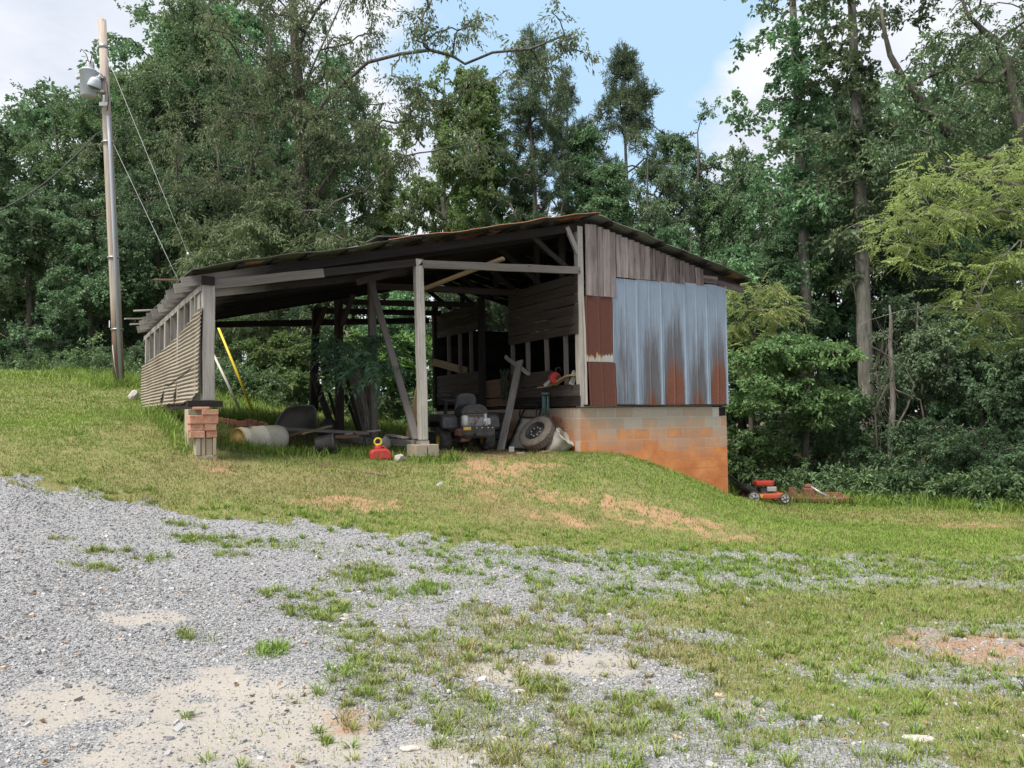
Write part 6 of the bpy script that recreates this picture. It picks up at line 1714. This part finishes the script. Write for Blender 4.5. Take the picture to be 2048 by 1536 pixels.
# black pot and bag
p = at(650, 905, 12.5); mb = MB(961); mb.lathe([(0, 0), (.13, 0), (.14, .02), (.155, .26), (.17, .27), (.17, .30), (.15, .30), (.14, .05), (0, .03)], 26, zaxis((.92, .1, .12)))
o = mb.build('plant_pot', M['black_paint']); o.location = (p.x - .14, p.y, h1(p.x, p.y) + .15); tag(o, 'black plastic pot lying on its side left of the fuel can', 'pot')
lump('rubbish_bag', 655, 842, 15.4, (.22, .18, .26), 'black_paint', 'black rubbish bag slumped behind the rear post brace', 'bag', 11, z0=.9)
# old bricks laid in rows behind the barrel
r_ = random.Random(8); bp_ = None
for k in range(17):
    f = k / 12; row = 0 if k < 13 else 1
    a = at(432 + 9.2 * (k if row == 0 else (k - 13) * 1.2 + 7), 845, 15.2)
    z = h1(a.x, a.y)
    if k == 0:
        mb = MB(971); mb.box((0, 0, 0), (.095, .20, .095)); bp_ = mb.build('brick', M['brick_old'] if 'brick_old' in M else M['brick'], bev=.006); o = bp_
    else:
        o = bp_.copy(); COL.objects.link(o)
    o.location = (a.x, a.y + r_.uniform(-.03, .03), z + .05 + (.098 if row else 0)); o.rotation_euler = (r_.uniform(-.05, .05), 0, math.radians(25) + r_.uniform(-.15, .15))
    tag(o, 'old red brick lying in the low stack behind the barrel under the roof', 'brick', 'bricks stacked behind the barrel')
# roof: bare metal cap lying on the green sheet
q = sw(-4.05, .75, ZL(-4.05)); mb = MB(981)
mb.prism([(-.32, 0), (-.24, .085), (.10, .10), (.26, .075), (.32, 0)], .5, T3(0, .25, .012) @ rot('X', 90)); o = mb.build('metal_cap', M['alu'], bev=.008); o.location = q; o.rotation_euler = (0, -math.atan(.223), SHED_ROT)
tag(o, 'bare silver metal cap lying on the green roof sheet', 'metal cap')

# mimosa sapling in the bay
r_ = np.random.default_rng(111)
Y = 13.9; x = at(728, 868, Y).x; B = (x, Y, h1(x, Y))
cl = [W3(r_.uniform(650, 785), r_.uniform(665, 735), Y + r_.uniform(-.5, .5), B) for _ in range(20)]
tree('mimosa_sapling', 'ferny mimosa sapling spreading its fronds in front of the leaning planks', 'sapling', B, [(0, 0, -.1), (.03, 0, .6), (.05, .05, 1.2), (-.05, .05, 1.75)], .022, .010, cl, .22, 6, .50, .085, 'leaf_mimosa', 'bark', 112, style='pinnate', droop=.35, flat=.2, twigs=6, group=None, tipr=.005, pen=.8)

# ---- push mower
pm = at(1528, 1003, 17.1); pm.z = h1(pm.x, pm.y)
P_ = thing('push_mower', pm, 'red push mower with grey wheels on the grass by the block corner', 'push mower', math.radians(4))
def pwheel(x, y, r):
    mb = MB(7); Mx = T3(x, y, r) @ rot('X', 90)
    mb.lathe([(r * .76, -.025), (r * .97, -.028), (r, -.015), (r, .015), (r * .97, .028), (r * .76, .025)], 32, Mx); w = mb.build('wheel', M['rubber'], P_)
    mb = MB(8); mb.lathe([(0, .035), (r * .14, .034), (r * .20, .022), (r * .60, .016), (r * .70, .024), (r * .80, .026), (r * .80, -.02)], 32, Mx); rr = mb.build('rim', M['alu'], w)
    mb = MB(9)
    for k in range(5):
        th = k * 1.2566
        mb.board(Mx @ Vector((r * .18 * math.cos(th), r * .18 * math.sin(th), .024)), Mx @ Vector((r * .74 * math.cos(th), r * .74 * math.sin(th), .024)), .014, .012, up=(0, 1, 0), jit=0)
    mb.lathe([(0, .042), (r * .13, .04), (r * .13, .02)], 12, Mx); mb.build('hub', M['black_paint'], rr)
pwheel(-.31, -.25, .135); pwheel(-.31, .25, .135); pwheel(.36, -.24, .105); pwheel(.36, .24, .105)
mb = MB(991); mb.prism([(-.36, -.20), (.30, -.20), (.40, -.12), (.40, .12), (.30, .20), (-.36, .20)], .12, T3(0, 0, .09)); dk = mb.build('deck', M['orange_red'], P_, bev=.03)
mb = MB(992); mb.prism([(-.035, .02), (-.03, .05), (0, .042), (.03, .05), (.035, .02), (.0, -.035)], .004, T3(-.13, -.206, .15) @ rot('X', 90)); mb.build('decal', M['guard_yellow'], dk)
mb = MB(993); mb.box((.02, 0, .25), (.26, .26, .13)); mb.lathe([(0, .19), (.14, .19), (.15, .24), (0, .25)], 20); en = mb.build('engine', M['black_paint'], P_, bev=.015)
mb = MB(994); mb.prism([(-.20, -.13), (.14, -.14), (.21, -.08), (.21, .08), (.14, .14), (-.20, .13)], .11, T3(.0, 0, .36)); mb.build('engine_cover', M['red'], en, bev=.03)
mb = MB(995); mb.box((.12, -.14, .30), (.20, .05, .10)); mb.build('muffler', M['alu'], en, bev=.012)
mb = MB(996)
for s in (-1, 1): mb.tube([(-.30, s * .21, .20), (-.55, s * .22, .42), (-1.05, s * .22, .80)], .013, 8)
mb.tube([(-1.05, -.22, .80), (-1.05, .22, .80)], .013, 8); mb.build('handle', M['black_paint'], P_)
mb = MB(997); mb.prism([(-.18, -.2), (.12, -.2), (.12, .2), (-.18, .2)], .16, T3(-.36, 0, .20) @ rot('Y', 38)); mb.build('rear_bag', M['black_paint'], P_, bev=.03)
# ---- rusty rotary cutter
rc = at(1630, 998, 18.6); rc.z = h1(rc.x, rc.y)
K_ = thing('rotary_cutter', rc, 'rusty red rotary cutter sunk in the weeds behind the push mower', 'rotary cutter', math.radians(-8))
mb = MB(1001); mb.prism([(-.95, -.35), (.35, -.55), (.75, -.35), (.75, .5), (-.6, .6), (-.95, .3)], .10, T3(0, 0, .06)); mb.build('deck', M['rust'], K_, bev=.02)
mb = MB(1002); mb.prism([(-.10, 0), (-.08, .22), (.05, .24), (.12, 0)], .06, T3(-.52, -.1, .14) @ rot('X', 80)); mb.build('mast', M['rust'], K_, bev=.01)
mb = MB(1006); mb.prism([(-.22, 0), (.22, 0), (.20, .14), (-.20, .14)], .04, T3(.36, -.1, .12) @ rot('X', 85)); mb.build('guard_plate', M['rust'], K_, bev=.01)
mb = MB(1003); mb.box((-.14, 0, .24), (.26, .26, .22)); mb.lathe([(0, 0), (.10, 0), (.09, .08), (.05, .10), (0, .10)], 14, T3(-.14, 0, .34)); mb.build('gearbox', M['rust'], K_, bev=.03)
mb = MB(1004); mb.tube([(-.10, -.05, .38), (.10, -.12, .24), (.34, -.18, .12)], .035, 10); mb.lathe([(0, 0), (.055, 0), (.05, .09), (0, .09)], 12, T3(.34, -.18, .10) @ rot('Y', 60)); mb.build('drive_shaft', M['steel'], K_)
mb = MB(1005); mb.prism([(.0, -.10), (.62, -.02), (.66, .08), (.0, .16)], .05, T3(.72, -.2, .02) @ rot('Y', 8)); mb.build('tail_board', M['red_wood'], K_, bev=.008)

# fallen leaves on the ground
def fallen():
    r = np.random.default_rng(121); n = 520
    y = 3.3 + 12 * r.random(n) ** 1.2; x = r.uniform(-1, 1, n) * y * .66
    P = np.c_[x, y, hz(x, y) + .012]
    A = r.normal(0, 1, (n, 3)); A[:, 2] *= .25; N = r.normal(0, .4, (n, 3)); N[:, 2] += 1
    V = leaf_cards(P, A, N, r.uniform(.025, .06, n), r.uniform(.015, .03, n))
    o = cards_mesh('fallen_leaves', V, r.random(n), r.random(n), M['leaf_fallen'], None)
    tag(o, 'small brown fallen leaves scattered over gravel and grass', 'fallen leaves', kind='stuff')
fallen()
